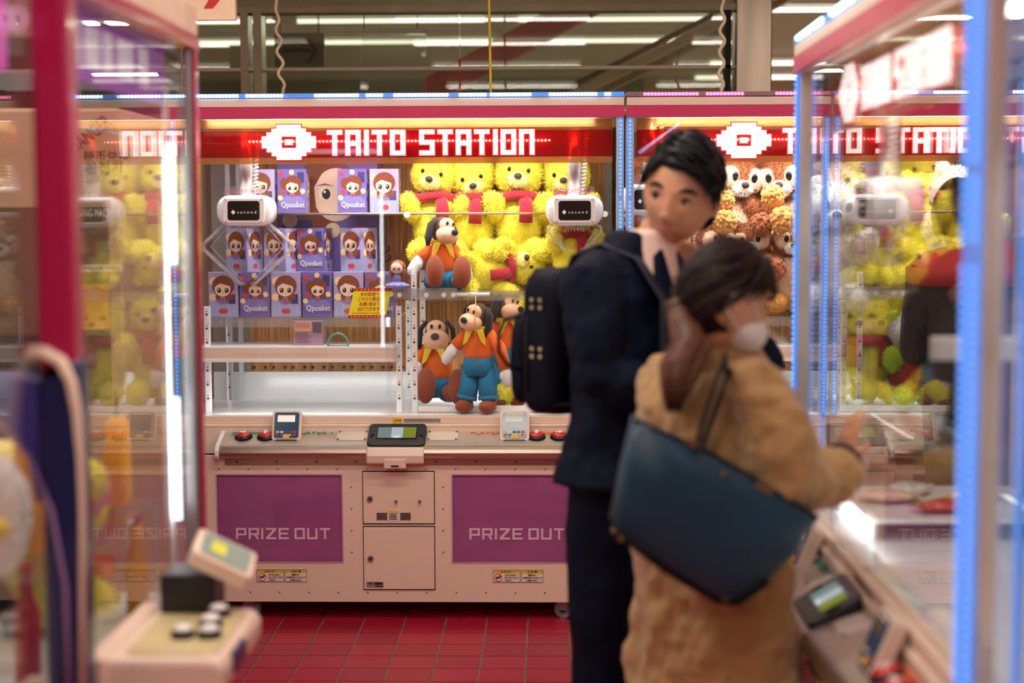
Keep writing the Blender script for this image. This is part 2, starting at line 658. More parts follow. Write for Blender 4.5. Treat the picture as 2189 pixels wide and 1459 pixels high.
CABLE = M('white_cable', (236, 226, 190), rough=0.4)
cable('power_cable', 'wavy white cable dropping onto the middle machine, near the arrow sign', 588, 603, 6.0, CABLE, 0.0065, 0.010)
cable('power_cable', 'wavy white cable beside the steel column', 1547, 1541, 6.0, CABLE, 0.0065, 0.010)
cable('power_cable', 'straight yellow cable above the middle machine', 1045, 1049, 6.0, M('yellow_cable', (240, 210, 30), rough=0.4), 0.005, 0.0)
p = at(2000, 100, 6.0)
cable('power_cable', 'yellow cable at right, seen past the near claw machine', 2010, 1990, 6.0, MATS['yellow_cable'], 0.005, 0.001)

# hanging sign top left
a, b_ = at(390, 42, 5.3), at(503, 42, 5.3)
t = thing('hanging_sign', 'white hanging sign with red arrow beside red lettered part, top left', 'sign', (b_.x, 5.3, b_.z))
wd = b_.x - a.x
MB().box(-wd, 0, 0, 0.03, 0, 0.30).build('white_panel', M('sign_white', (244, 214, 182), rough=0.5), t)
MB().box(-wd - 0.55, -wd, 0, 0.03, 0, 0.30).build('red_panel', M('sign_red', (200, 22, 34), rough=0.5), t)
b = MB()
b.prism([(-0.105, 0.038), (-0.075, 0.038), (-0.02, 0.10), (-0.02, 0.13), (-0.05, 0.13)], -0.003, 0)
b.build('arrow', M('sign_red2', (206, 30, 40), rough=0.5), t)
text(MB(), 'M', -wd - 0.035, 0.085, 0.045, 0.05, -0.002).build('lettering', PAPER, t)
b = MB()
for s in (-wd - 0.4, -0.06):
    b.cyl((s, 0.015, 0.3), (s, 0.015, CEIL_Z - b_.z), 0.006, n=8)
split(b.build('hanger', DSTEEL, t))

# ================================================================== the claw machine
HW = 0.829
# block lettering of the backlit sign, unit cells 5 wide x 8 high
GLYPH = {'T': [(0, 5, 6.6, 8), (1.75, 3.25, 0, 6.6)],
         'A': [(0, 1.5, 0, 8), (3.5, 5, 0, 8), (1.5, 3.5, 6.6, 8), (1.5, 3.5, 3, 4.4)],
         'I': [(0, 1.5, 0, 8)],
         'O': [(0, 1.5, 0, 8), (3.5, 5, 0, 8), (1.5, 3.5, 6.6, 8), (1.5, 3.5, 0, 1.4)],
         'S': [(0, 5, 6.6, 8), (0, 1.5, 4.7, 6.6), (0, 5, 3.3, 4.7), (3.5, 5, 1.4, 3.3), (0, 5, 0, 1.4)],
         'N': [(0, 1.5, 0, 8), (3.5, 5, 0, 8), (1.5, 3.5, 6.6, 8)]}
# emblem: a plain stepped pixel badge
BADGE = [(3, 8, 8, 9), (2, 9, 7, 8), (1, 10, 6, 7), (0, 4, 3, 6), (7, 11, 3, 6), (4.7, 6.3, 3.8, 5.2), (1, 10, 2, 3), (2, 9, 1, 2), (3, 8, 0, 1)]
WIDE = {'P': [(0, 1, 0, 6), (1, 5, 5, 6), (4, 5, 2, 5), (1, 5, 2, 3)],
        'R': [(0, 1, 0, 6), (1, 5, 5, 6), (4, 5, 3, 5), (1, 5, 2.2, 3.1)],
        'I': [(0, 1, 0, 6)],
        'Z': [(0, 5, 5, 6), (0, 5, 0, 1)],
        'E': [(0, 1, 0, 6), (1, 5, 5, 6), (1, 4.4, 2.5, 3.5), (1, 5, 0, 1)],
        'O': [(0, 1, 0, 6), (4, 5, 0, 6), (1, 4, 5, 6), (1, 4, 0, 1)],
        'U': [(0, 1, 0, 6), (4, 5, 0, 6), (1, 4, 0, 1)],
        'T': [(0, 5, 5, 6), (2, 3, 0, 5)]}

LETTER = M('sign_white_letter', (255, 250, 246), rough=0.4, emit=(255, 244, 240), estr=1.6)
OUTL = M('sign_red_outline', (206, 20, 40), rough=0.4, emit=(220, 20, 40), estr=0.35)
SIGNRED = glass('sign_red_acrylic', (0.62, 0.07, 0.05), r0=0.04, haze=0.5, hazecol=(0.42, 0.012, 0.02), tl_=0.35)
SIGNAMB = glass('sign_amber_acrylic', (0.90, 0.62, 0.36), r0=0.04, haze=0.52, hazecol=(0.58, 0.29, 0.11), tl_=0.15)
LEDRED = E_('led_red', (255, 120, 110), 5.0)
LEDBLUE = E_('led_blue_white', (170, 205, 255), 8.0)
LEDV = E_('led_blue_soft', (112, 162, 252), 1.6)
LEDDIFF = M('led_blue_diffuser', (70, 130, 210), rough=0.4, emit=(70, 130, 228), estr=0.7)
LEDVIO = E_('led_violet', (150, 100, 255), 5.0)
PURPLE = glass('purple_acrylic', (0.72, 0.34, 0.66), r0=0.05, haze=0.66, hazecol=(0.50, 0.15, 0.40), tl_=0.05)
BINM = M('violet_bin', (176, 120, 190), rough=0.5, var=0.02)
PLETTER = M('prize_letter', (226, 196, 218), rough=0.5, var=0.01)
PLANK = wood('wood_plank', (196, 138, 74), (128, 80, 36))
SCREW = M('screw_head', (120, 104, 96), rough=0.4, metal=0.6)


def lamp_strip(mb_d, p0, p1, step, r, runs=None):
    """row of diodes between two points"""
    a, b_ = Vector(p0), Vector(p1)
    L = (b_ - a).length
    n = int(L / step)
    for i in range(n):
        u = (i + 0.5) / n
        if runs and not any(q0 <= u <= q1 for q0, q1 in runs):
            continue
        p_ = a.lerp(b_, u)
        mb_d.ell(p_, r, 6, 4)


def make_machine(label):
    t = thing('claw_machine', label, 'claw machine')
    # ---- cabinet base with the two prize openings
    z0, z1 = 0.066, 0.605
    wl0, wl1, wz0, wz1 = -0.655, -0.200, 0.215, 0.534
    b = MB()
    b.box(-HW, -HW + 0.02, 0.0, 0.98, z0, z1).box(HW - 0.02, HW, 0.0, 0.98, z0, z1)
    b.box(-HW, HW, 0.96, 0.98, z0, z1).box(-HW, HW, 0.02, 0.96, z0, z0 + 0.02)
    b.box(-HW, HW, 0.0, 0.02, z0, wz0).box(-HW, HW, 0.0, 0.02, wz1, z1)
    b.box(-HW, wl0, 0.0, 0.02, wz0, wz1).box(wl1, 0.205, 0.0, 0.02, wz0, wz1).box(0.660, HW, 0.0, 0.02, wz0, wz1)
    b.box(-HW, HW, 0.09, 0.98, 0.60, 0.70)
    b.build('cabinet_base', SHELL, t)
    b = MB()
    for k in range(-7, 8):
        for z in (z0 + 0.035, wz1 + 0.022):
            b.cyl((k * 0.108, -0.0015, z), (k * 0.108, 0.001, z), 0.003, n=6)
    for x in (-0.77, -0.165, 0.17, 0.77):
        for z in (0.25, 0.33, 0.41, 0.49):
            b.cyl((x, -0.0015, z), (x, 0.001, z), 0.003, n=6)
    tag(b.build('screw_heads', SCREW, t), kind='stuff')
    for x0, x1 in ((wl0, wl1), (0.205, 0.660)):
        b = MB()
        b.box(x0 - 0.004, x1 + 0.004, 0.30, 0.31, wz0 - 0.03, wz1 + 0.01)
        b.box(x0 - 0.004, x0, 0.021, 0.30, wz0 - 0.03, wz1 + 0.01).box(x1, x1 + 0.004, 0.021, 0.30, wz0 - 0.03, wz1 + 0.01)
        b.box(x0, x1, 0.021, 0.30, wz0 - 0.03, wz0 - 0.02)
        b.box(x0, x1, 0.16, 0.30, wz1 - 0.065, wz1 + 0.01)
        b.build('prize_bin', BINM, t)
        d = MB().box(x0, x1, 0.004, 0.010, wz0, wz1).build('prize_door', PURPLE, t)
        b = MB()
        u, h, x = 0.0076, 0.0069, x0 + (0.065 if x0 < 0 else 0.06)
        for ch in 'PRIZE OUT':
            if ch == ' ':
                x += 0.012
                continue
            for (a0, a1, c0, c1) in WIDE[ch]:
                b.box(x + a0 * u, x + a1 * u, 0.0028, 0.004, wz0 + 0.082 + c0 * h, wz0 + 0.082 + c1 * h)
            if ch == 'R':
                zz = wz0 + 0.082
                b.prism([(x + 2.6 * u, zz + 2.2 * h), (x + 3.9 * u, zz), (x + 5.1 * u, zz), (x + 3.8 * u, zz + 2.2 * h)], 0.0028, 0.004)
            if ch == 'Z':
                b.prism([(x, wz0 + 0.082 + h), (x + 1.6 * u, wz0 + 0.082 + h), (x + 5 * u, wz0 + 0.082 + 5 * h), (x + 3.4 * u, wz0 + 0.082 + 5 * h)], 0.0028, 0.004)
            x += (6.1 if ch != 'I' else 2.3) * u
        b.build('lettering', PLETTER, d)
        b = MB()
        b.box(x0 - 0.004, x1 + 0.004, -0.002, 0.004, wz1, wz1 + 0.005).box(x0 - 0.004, x1 + 0.004, -0.002, 0.004, wz0 - 0.005, wz0)
        b.box(x0 - 0.005, x0, -0.002, 0.004, wz0, wz1).box(x1, x1 + 0.005, -0.002, 0.004, wz0, wz1)
        b.build('edge_trim', M('lilac_trim', (206, 150, 196), rough=0.4), d)
    # ---- service doors
    for (a0, a1, kind) in ((0.357, 0.546, 'upper'), (0.114, 0.343, 'lower')):
        MB().box(-0.124, 0.140, -0.001, 0.001, a0 - 0.004, a1 + 0.004).build('door_gap', RUBBER, t)
        d = MB().box(-0.121, 0.137, -0.006, 0.0, a0, a1).build('service_door', SHELL, t, bevel=0.002)
        b = MB()
        lz = 0.448 if kind == 'upper' else 0.228
        b.cyl((-0.096, -0.012, lz), (-0.096, -0.006, lz), 0.0105, 0.0115, 18)
        b.build('lock', DSTEEL, d, smooth=False)
        MB().cyl((-0.096, -0.0135, lz), (-0.096, -0.012, lz), 0.005, n=12).build('keyhole', RUBBER, d)
        if kind == 'upper':
            for x in (-0.001, 0.085):
                MB().cyl((x, -0.018, 0.440), (x, -0.006, 0.440), 0.005, 0.006, 12).build('stud', STEEL, d)
            for x in (-0.072, 0.014):
                MB().box(x, x + 0.038, -0.008, -0.006, 0.371, 0.397).build('coin_window', M('smoked_plastic', (96, 84, 80), rough=0.2), d)
            s = MB().box(-0.031, 0.0095, -0.0075, -0.006, 0.367, 0.406).build('warning_sticker', PAPER, d)
            b = MB().box(-0.031, 0.0095, -0.0082, -0.0075, 0.398, 0.406)
            for k in range(5):
                b.box(-0.027, 0.004 - 0.004 * (k % 2), -0.0082, -0.0075, 0.372 + k * 0.005, 0.3745 + k * 0.005, 1)
            b.build('sticker_print', [YELLOWP, INK], d)
        else:
            s = MB().box(-0.112, -0.050, -0.0075, -0.006, 0.122, 0.142).build('serial_plate', M('serial_silver', (150, 118, 122), rough=0.4), d)
            b = MB()
            text(b, 'TAITO', -0.098, 0.137, 0.020, 0.006, -0.0082)
            text(b, '4903695', -0.066, 0.126, 0.028, 0.006, -0.0082)
            b.box(-0.082, -0.054, -0.0082, -0.0075, 0.132, 0.140)
            b.build('plate_print', INK, d)
    # ---- warning stickers
    for x0 in (-0.515, 0.350):
        for k, (dx, w_) in enumerate(((0, 0.100), (0.1035, 0.080))):
            s = MB().box(x0 + dx, x0 + dx + w_, -0.0012, 0.0, 0.140, 0.185).build('warning_sticker', PAPER, t)
            MB().box(x0 + dx, x0 + dx + w_, -0.0018, -0.0012, 0.174, 0.185).build('yellow_band', YELLOWP, s)
            b = MB()
            for e in ((0, w_, 0.140, 0.1412), (0, w_, 0.1842, 0.1855), (0, 0.0012, 0.140, 0.1855), (w_ - 0.0012, w_, 0.140, 0.1855)):
                b.box(x0 + dx + e[0], x0 + dx + e[1], -0.0022, -0.0012, e[2], e[3])
            cx = x0 + dx + w_ / 2
            if k == 0:
                text(b, '⚠ちゅうい', cx, 0.1795, 0.044, 0.0075, -0.0024)
                for i, s_ in enumerate(('ぜったいになかへ', 'はいったりしないで', 'ください。')):
                    ww = (0.042, 0.050, 0.026)[i]
                    text(b, s_, x0 + 0.040 + ww / 2 + 0.004, 0.167 - i * 0.0098, ww, 0.0066, -0.0022)
            else:
                text(b, '⚠注 意', cx, 0.1795, 0.036, 0.0075, -0.0024)
                for i, s_ in enumerate(('保護者の方へ', 'お子様が中に入らないよう', 'ご注意ください。')):
                    text(b, s_, cx, 0.167 - i * 0.0098, (0.030, 0.070, 0.042)[i], 0.0062, -0.0022)
            b.build('sticker_print', INK, s)
            if k == 0:
                b = MB()
                ring = [(x0 + 0.019 + 0.0135 * math.cos(R(a)), -0.0016, 0.157 + 0.0135 * math.sin(R(a))) for a in range(0, 360, 20)]
                b.tube(ring, 0.0012, 6, closed=True)
                b.tube([(x0 + 0.010, -0.0016, 0.1475), (x0 + 0.028, -0.0016, 0.1665)], 0.0012, 6)
                b.build('forbidden_ring', REDINK, s)
                b = MB()
                b.box(x0 + 0.010, x0 + 0.026, -0.0017, -0.0012, 0.154, 0.160)
                b.cyl((x0 + 0.027, -0.0018, 0.162), (x0 + 0.027, -0.0012, 0.162), 0.003, n=8)
                b.build('child_pictogram', INK, s)
    # ---- casters
    wheel = MB()
    wheel.cyl((-0.014, 0, 0.034), (0.014, 0, 0.034), 0.034, n=28)
    wheel = wheel.mesh('wheel', M('grey_wheel', (120, 132, 140), rough=0.4))
    hub = MB().cyl((-0.017, 0, 0.034), (0.017, 0, 0.034), 0.013, n=14).mesh('hub', RUBBER)
    fork = MB()
    fork.box(-0.02, -0.017, -0.02, 0.02, 0.03, 0.07).box(0.017, 0.02, -0.02, 0.02, 0.03, 0.07).box(-0.03, 0.03, -0.03, 0.03, 0.062, 0.068)
    fork = fork.mesh('fork', DSTEEL)
    for x in (-0.545, 0.61):
        for y in (0.04, 0.90):
            c = bpy.data.objects.new('caster', fork)
            COL.objects.link(c)
            c.parent = t
            c.location = (x, y, 0)
            c.rotation_euler = (0, 0, R(70))
            for nm, me in (('wheel', wheel), ('hub', hub)):
                o = bpy.data.objects.new(nm, me)
                COL.objects.link(o)
                o.parent = c
    # ---- control deck
    x0, x1 = -0.640, 0.640
    prof = [(0.105, 0.684), (0.0, 0.648), (-0.018, 0.640), (-0.030, 0.628), (-0.033, 0.616), (-0.028, 0.606), (-0.015, 0.600), (0.02, 0.600), (0.02, 0.62), (0.105, 0.64)]
    MB().prism([(y, z) for y, z in prof], x0, x1, plane='yz').build('control_deck', M('deck_panel', (196, 186, 172), rough=0.3, metal=0.5, var=0.02), t, bevel=0.003)
    b = MB()
    arc = [(-0.012, 0.6445), (-0.022, 0.640), (-0.031, 0.632), (-0.0355, 0.620), (-0.033, 0.608), (-0.022, 0.599), (-0.012, 0.597)]
    b.prism(arc + [(y + 0.006, z) for y, z in reversed(arc)], x0 + 0.003, x1 - 0.003, plane='yz')
    b.build('steel_lip', STEEL, t, smooth=False)
    MB().box(x0 + 0.015, x1 - 0.015, -0.004, 0.0, 0.572, 0.600).build('under_strip', STEEL, t)
    b = MB()
    for k in range(9):
        b.cyl((-0.58 + k * 0.145, -0.007, 0.584), (-0.58 + k * 0.145, -0.004, 0.584), 0.0055, n=10)
    tag(b.build('bolts', SCREW, t), kind='stuff')
    for s in (-1, 1):
        e = [(0.108, 0.690), (0.0, 0.655), (-0.026, 0.645), (-0.040, 0.628), (-0.040, 0.607), (-0.028, 0.594), (0.02, 0.590), (0.108, 0.63)]
        xa, xb = sorted((s * 0.640, s * 0.656))
        MB().prism(e, xa, xb, plane='yz').build('end_cap', WHITE, t, bevel=0.004)

    # deck frame: matrix on the sloping deck surface. u along x, v up the slope
    y_a, z_a, y_b, z_b = 0.0, 0.6485, 0.105, 0.6845
    sl = math.atan2(z_b - z_a, y_b - y_a)
    D = Matrix.Translation((0, y_a, z_a)) @ Matrix.Rotation(sl, 4, 'X')
    for x0_, x1_, colr, tx, s_ in ((-0.62, -0.27, (40, 150, 130), -0.31, 'PLAYER 1'), (0.27, 0.62, (222, 110, 50), 0.335, 'PLAYER 2')):
        d = MB()
        if s_ == 'PLAYER 1':
            d.prism([(x0_ + 0.01, 0.105), (x0_ + 0.005, 0.07), (-0.45, 0.085), (-0.40, 0.105)], 0.0, 0.0008, plane='xy', T=D)
        else:
            d.prism([(0.40, 0.105), (0.45, 0.085), (x1_ - 0.005, 0.07), (x1_ - 0.01, 0.105)], 0.0, 0.0008, plane='xy', T=D)
        d = d.build('deck_decal', M('decal_' + s_, colr, rough=0.4), t)
        b = MB()
        text(b, s_, 0, 0, 0.135, 0.022, 0, T=D @ Matrix.Translation((tx, 0.088, 0.001)) @ Matrix.Rotation(-math.pi / 2, 4, 'X'))
        b.build('lettering', MATS['decal_' + s_], d)
    for x in (-0.222, 0.110):
        d = MB().box(x, x + 0.112, 0.028, 0.100, 0, 0.0016, T=D).build('access_plate', M('plate_beige', (222, 210, 196), rough=0.3), t)
        b = MB()
        for xx in (x + 0.006, x + 0.106):
            for yy in (0.034, 0.094):
                b.cyl((xx, yy, 0.0016), (xx, yy, 0.004), 0.0045, n=10, T=D)
        split(b.build('screw', SCREW, d))
    ring_me = MB().cyl((0, 0, 0), (0, 0, 0.008), 0.034, 0.031, 24).cyl((0, 0, 0.008), (0, 0, 0.012), 0.031, 0.027, 24).mesh('button_ring', BLACK)
    cap_me = MB().ell((0, 0, 0.012), (0.0255, 0.0255, 0.011), 24, 10).mesh('button_cap', RED, True)
    arr_me = MB().prism([(-0.005, -0.013), (0.005, -0.013), (0.005, 0.001), (0.013, 0.001), (0, 0.015), (-0.013, 0.001), (-0.005, 0.001)], 0.019, 0.0235, plane='xy').mesh('arrow', PAPER)
    for x, rz in ((-0.566, -90), (-0.483, 0), (0.510, 0), (0.592, -90)):
        o = bpy.data.objects.new('push_button', ring_me)
        COL.objects.link(o)
        o.parent = t
        o.matrix_local = D @ Matrix.Translation((x, 0.055, 0)) @ Matrix.Rotation(R(rz), 4, 'Z')
        for nm, me in (('button_cap', cap_me), ('arrow', arr_me)):
            c = bpy.data.objects.new(nm, me)
            COL.objects.link(c)
            c.parent = o
    # card readers: slab leaning back on a black foot
    for x in (-0.405, 0.430):
        T2 = Matrix.Translation((x, 0.026, 0.648)) @ Matrix.Rotation(R(-22), 4, 'X')
        d = MB().prism(rrect(-0.054, 0.054, 0.008, 0.122, 0.012), -0.004, 0.026, T=T2).build('card_reader', M('reader_beige', (236, 214, 196), rough=0.3), t, bevel=0.003)
        MB().prism(rrect(-0.045, 0.045, 0.018, 0.114, 0.008), -0.0065, -0.004, T=T2).build('reader_face', M('reader_blue', (40, 84, 122), rough=0.12, var=0.1, vscale=14), d)
        if x < 0:
            MB().box(-0.034, 0.030, -0.0075, -0.0065, 0.078, 0.103, T=T2).build('screen', E_('reader_screen', (255, 236, 214), 0.9), d)
        else:
            MB().box(-0.034, 0.030, -0.0075, -0.0065, 0.078, 0.103, T=T2).build('screen', M('reader_lcd', (104, 104, 96), rough=0.1), d)
            MB().box(-0.034, 0.034, -0.0075, -0.0065, 0.106, 0.111, T=T2).build('reader_label', PAPER, d)
        b = MB()
        for i, mi in enumerate((0, 1, 2, 3, 4)):
            b.box(-0.038 + i * 0.0155, -0.026 + i * 0.0155, -0.0075, -0.0065, 0.036, 0.0435, mi, T=T2)
        for i, mi in enumerate((3, 2, 1, 0, 4)):
            b.box(-0.038 + i * 0.0155, -0.028 + i * 0.0155, -0.0075, -0.0065, 0.026, 0.032, mi, T=T2)
        b.box(-0.012, 0.012, -0.0078, -0.0065, 0.017, 0.030, 0, T=T2)
        b.build('payment_icons', [YELLOWP, PAPER, M('icon_blue', (40, 90, 170)), M('icon_green', (70, 120, 80)), M('icon_red', (200, 50, 60))], d)
        MB().prism(rrect(-0.042, 0.042, -0.028, 0.012, 0.008), -0.006, 0.034, T=T2).build('foot', BLACK, d)
    # tablet with housing
    T3 = Matrix.Translation((0.0, -0.006, 0.622)) @ Matrix.Rotation(R(-60), 4, 'X')
    d = MB().prism(rrect(-0.106, 0.106, 0.0, 0.128, 0.018), -0.030, 0.0, T=T3).build('tablet', BLACK, t, bevel=0.004)
    MB().box(-0.074, 0.074, -0.0312, -0.030, 0.034, 0.106, T=T3).build('screen_bezel', BGLOSS, d)
    b = MB()
    for k, (q0, q1) in enumerate(((-0.070, -0.020), (-0.020, 0.022), (0.022, 0.070))):
        b.box(q0, q1, -0.0318, -0.0312, 0.040, 0.102, k, T=T3)
    b.box(-0.012, 0.012, -0.0322, -0.0318, 0.040, 0.052, 3, T=T3)
    b.build('screen', [E_('scr_a', (150, 168, 160), 0.55), E_('scr_b', (196, 206, 214), 0.7), E_('scr_c', (150, 160, 60), 0.6), E_('scr_d', (220, 230, 240), 0.8)], d)
    b = MB()
    for s in (-1, 1):
        b.prism([(s * 0.096, 0.045), (s * 0.096, 0.075), (s * 0.082, 0.060)], -0.034, -0.030, T=T3)
    split(b.build('grip', RUBBER, d))
    MB().prism([(-0.033, 0.640), (-0.048, 0.612), (-0.045, 0.582), (0.0, 0.574), (0.0, 0.640)], -0.104, 0.104, plane='yz').build('tablet_housing', SHELL, t, bevel=0.006)
    MB().box(-0.040, 0.040, -0.051, -0.0, 0.566, 0.600).build('tablet_bracket', SHELL, t, bevel=0.003)
    MB().box(-0.014, 0.014, -0.0525, -0.051, 0.572, 0.578).build('bracket_slot', RUBBER, t)
    # ---- ledge under the glass
    b = MB()
    b.box(-HW, HW, 0.092, 0.14, 0.684, 0.708).box(-HW, HW, 0.100, 0.14, 0.708, 0.737)
    b.build('glass_ledge', SHELL, t, bevel=0.002)
    MB().box(-HW, HW, 0.088, 0.092, 0.700, 0.706).build('ledge_bead', M('bead', (244, 224, 204), rough=0.3), t)
    s = MB().box(-0.022, 0.162, 0.0988, 0.100, 0.712, 0.731).build('warning_sticker', PAPER, t)
    b = MB().box(-0.022, 0.015, 0.0982, 0.0988, 0.712, 0.731, 0)
    text(b, '⚠注 意', -0.004, 0.7215, 0.028, 0.008, 0.098, mi=1)
    for k in range(3):
        b.box(0.019, 0.156, 0.0984, 0.0988, 0.7145 + k * 0.0052, 0.7172 + k * 0.0052, 1)
    b.build('sticker_print', [YELLOWP, INK], s)
    # ---- inner floor, back, planks
    b = MB()
    b.box(-HW + 0.02, HW - 0.02, 0.14, 0.94, 0.715, 0.735)
    b.build('prize_floor', INNER, t)
    MB().box(-HW + 0.02, HW - 0.02, 0.685, 0.695, 0.735, 0.845).build('lower_back_panel', INNER, t)
    bw = MB().box(-HW + 0.02, HW - 0.02, 0.70, 0.72, 0.735, 1.88).build('back_wall', M('grey_back', (150, 146, 142), rough=0.35, metal=0.3), t)
    pme = MB().box(0.0015, 0.0785, 0.690, 0.70, 0.845, 1.87).mesh('plank', PLANK)
    x = -0.66
    k = 0
    while x < HW - 0.1:
        o = bpy.data.objects.new('plank', pme)
        COL.objects.link(o)
        o.parent = bw
        o.location = (x, (k % 3) * 0.0015, 0)
        x += 0.080
        k += 1
    b = MB()
    for i in range(k):
        for dx in (0.016, 0.062):
            b.cyl((-0.66 + i * 0.08 + dx, 0.684, 0.862), (-0.66 + i * 0.08 + dx, 0.690, 0.862), 0.0065, n=8)
    tag(b.build('nail_heads', INK, bw), kind='stuff')
    # ink drawings on the planks: a leafy branch, triangles, a word
    b = MB()
    st = [(-0.115, 0.6865, 1.05), (-0.105, 0.6865, 1.2), (-0.135, 0.6865, 1.36)]
    b.tube(st, 0.0035, 6)
    for i in range(8):
        z = 1.07 + i * 0.035
        for s in (-1, 1):
            x = -0.11 - max(0, (z - 1.2)) * 0.18
            lp = [(x + s * (0.004 + 0.022 * math.sin(a) + 0.010 * a), 0.6865, z + 0.035 * a / 3.1 + s * 0.004) for a in [j * 3.1 / 8 for j in range(9)]]
            b.tube([(x, 0.6865, z)] + lp, 0.0022, 5)
    for pts in ([(-0.42, 0.97), (-0.43, 0.93), (-0.36, 0.95)], [(-0.10, 0.965), (-0.115, 0.945), (-0.05, 0.925)],
                [(0.26, 1.14), (0.27, 1.02), (0.34, 0.98), (0.345, 1.02), (0.22, 0.97)], [(0.22, 1.08), (0.29, 1.10), (0.26, 0.99)]):
        b.tube([(p_[0], 0.6865, p_[1]) for p_ in pts], 0.003, 6)
    text(b, 'Sig', 0.335, 1.075, 0.10, 0.085, 0.6865, 0.001)
    b.build('ink_drawing', INK, bw)
    # ---- corner posts
    for sx in (-1, 1):
        for y0_ in (0.098, 0.90):
            xa, xb = sorted((sx * HW, sx * (HW - 0.028)))
            MB().box(xa, xb, y0_, y0_ + 0.03, 0.735, 1.83).build('corner_post', M('post_silver', (208, 206, 206), rough=0.3, metal=0.3), t, bevel=0.003)
        xa, xb = sorted((sx * (HW - 0.004), sx * (HW - 0.002)))
        MB().box(*sorted((sx * (HW - 0.010), sx * (HW - 0.006))), 0.13, 0.90, 0.737, 1.82).build('side_glass', SIDEGLASS, t)
    # inner aluminium rails at the left side
    for x in (-0.735, -0.692):
        MB().box(x, x + 0.018, 0.62, 0.64, 0.735, 1.80).build('inner_rail', M('inner_silver', (196, 200, 204), rough=0.3, metal=0.4), t)
    # ---- glass doors
    for xa, xb, y in ((-HW + 0.03, 0.015, 0.112), (-0.045, HW - 0.03, 0.121)):
        g = MB().box(xa, xb, y, y + 0.005, 0.737, 1.826).build('glass_door', GLASS, t)
    h = MB().box(-HW + 0.028, -HW + 0.062, 0.103, 0.111, 0.785, 0.842).build('door_handle', M('handle_grey', (196, 192, 186), rough=0.3, metal=0.3), t, bevel=0.003)
    MB().box(-HW + 0.034, -HW + 0.048, 0.1015, 0.103, 0.794, 0.834).build('handle_grip', WHITE, h)
    # ---- header
    b = MB()
    b.box(-HW, HW, 0.085, 0.98, 1.868, 1.898)
    b.box(-HW, HW, 0.098, 0.98, 1.898, 1.918)
    b.box(-HW, HW, 0.092, 0.11, 1.826, 1.868)
    b.box(-HW, HW, 0.93, 0.98, 0.70, 1.868)
    b.build('header', SHELL, t, bevel=0.003)
    MB().box(-HW - 0.0005, HW + 0.0005, 0.0825, 0.092, 1.828, 1.867).build('header_stripe', PINK, t)
    b = MB()
    b.box(-HW, HW, 0.084, 0.098, 1.901, 1.916)
    st = b.build('led_strip', LEDDIFF, t)
    b = MB()
    lamp_strip(b, (-HW + 0.01, 0.083, 1.9085), (HW - 0.01, 0.083, 1.9085), 0.0125, 0.0068,
               runs=[(0.03, 0.155), (0.17, 0.255), (0.32, 0.42), (0.435, 0.475), (0.50, 0.62), (0.645, 0.70), (0.71, 0.80), (0.84, 0.95), (0.965, 0.98)])
    tag(b.build('diodes', LEDBLUE, st), kind='stuff')
    # vertical led strips at the front corners
    for sx in (-1, 1):
        xs = sx * (HW - 0.013)
        st = MB().box(xs - 0.006, xs + 0.006, 0.090, 0.098, 0.74, 1.826).build('led_strip', LEDDIFF, t)
        b = MB()
        lamp_strip(b, (xs, 0.089, 0.75), (xs, 0.089, 1.82), 0.0145, 0.0055, runs=[(0.0, 0.60), (0.63, 0.72), (0.74, 1.0)])
        tag(b.build('diodes', LEDV, st), kind='stuff')
        if sx < 0:
            st = MB().box(xs - 0.012, xs - 0.002, 0.160, 0.172, 0.74, 1.826).build('led_strip', LEDDIFF, t)
            b = MB()
            lamp_strip(b, (xs - 0.007, 0.159, 0.75), (xs - 0.007, 0.159, 1.82), 0.0145, 0.0055)
            tag(b.build('diodes', LEDV, st), kind='stuff')
    # ---- backlit sign behind the glass
    sg = MB().box(-HW + 0.04, HW - 0.04, 0.150, 0.155, 1.688, 1.785).build('sign_panel', SIGNRED, t)
    MB().box(-HW + 0.04, HW - 0.04, 0.150, 0.155, 1.785, 1.826).build('amber_band', SIGNAMB, sg)
    MB().box(-HW + 0.04, HW - 0.04, 0.150, 0.155, 1.665, 1.688).build('amber_band', SIGNAMB, sg)
    b, ob = MB(), MB()
    zb, hh = 1.695, 0.0925 / 8
    u = 0.0112

    def put(q, x, uu, vv, zz):
        b.box(x + q[0] * uu, x + q[1] * uu, 0.140, 0.145, zz + q[2] * vv, zz + q[3] * vv)
        ob.box(x + q[0] * uu - 0.004, x + q[1] * uu + 0.004, 0.1455, 0.149, zz + q[2] * vv - 0.004, zz + q[3] * vv + 0.004)
    for q in BADGE:
        put(q, -0.497, 0.0180, 0.0142, 1.680)
    x = -0.257
    for ch in 'TAITO STATION':
        if ch == ' ':
            x += 0.040
            continue
        if ch == 'I':
            x += 0.002
        for q in GLYPH[ch]:
            put(q, x, u, hh, zb)
        x += (5 if ch != 'I' else 1.5) * u + 0.0112
    b.build('sign_lettering', LETTER, sg)
    ob.build('lettering_outline', OUTL, sg)
    b = MB()
    lamp_strip(b, (-0.55, 0.1445, 1.747), (0.565, 0.1445, 1.747), 0.0135, 0.0045)
    tag(b.build('red_diodes', LEDRED, sg), kind='stuff')
    # gantry rails and ceiling inside
    MB().box(-HW + 0.03, HW - 0.03, 0.16, 0.93, 1.845, 1.866).build('inner_ceiling', WHITE, t)
    b = MB()
    for y in (0.24, 0.60):
        b.box(-HW + 0.03, HW - 0.03, y, y + 0.03, 1.80, 1.84)
    split(b.build('gantry_rail', DSTEEL, t))
    # lamp tubes: along the ceiling front and the floor back
    b = MB()
    b.cyl((-HW + 0.06, 0.32, 1.838), (HW - 0.06, 0.32, 1.838), 0.008, n=8)
    b.build('lamp_tube', E_('machine_tube', (255, 250, 244), 3.0), t)
    b = MB()
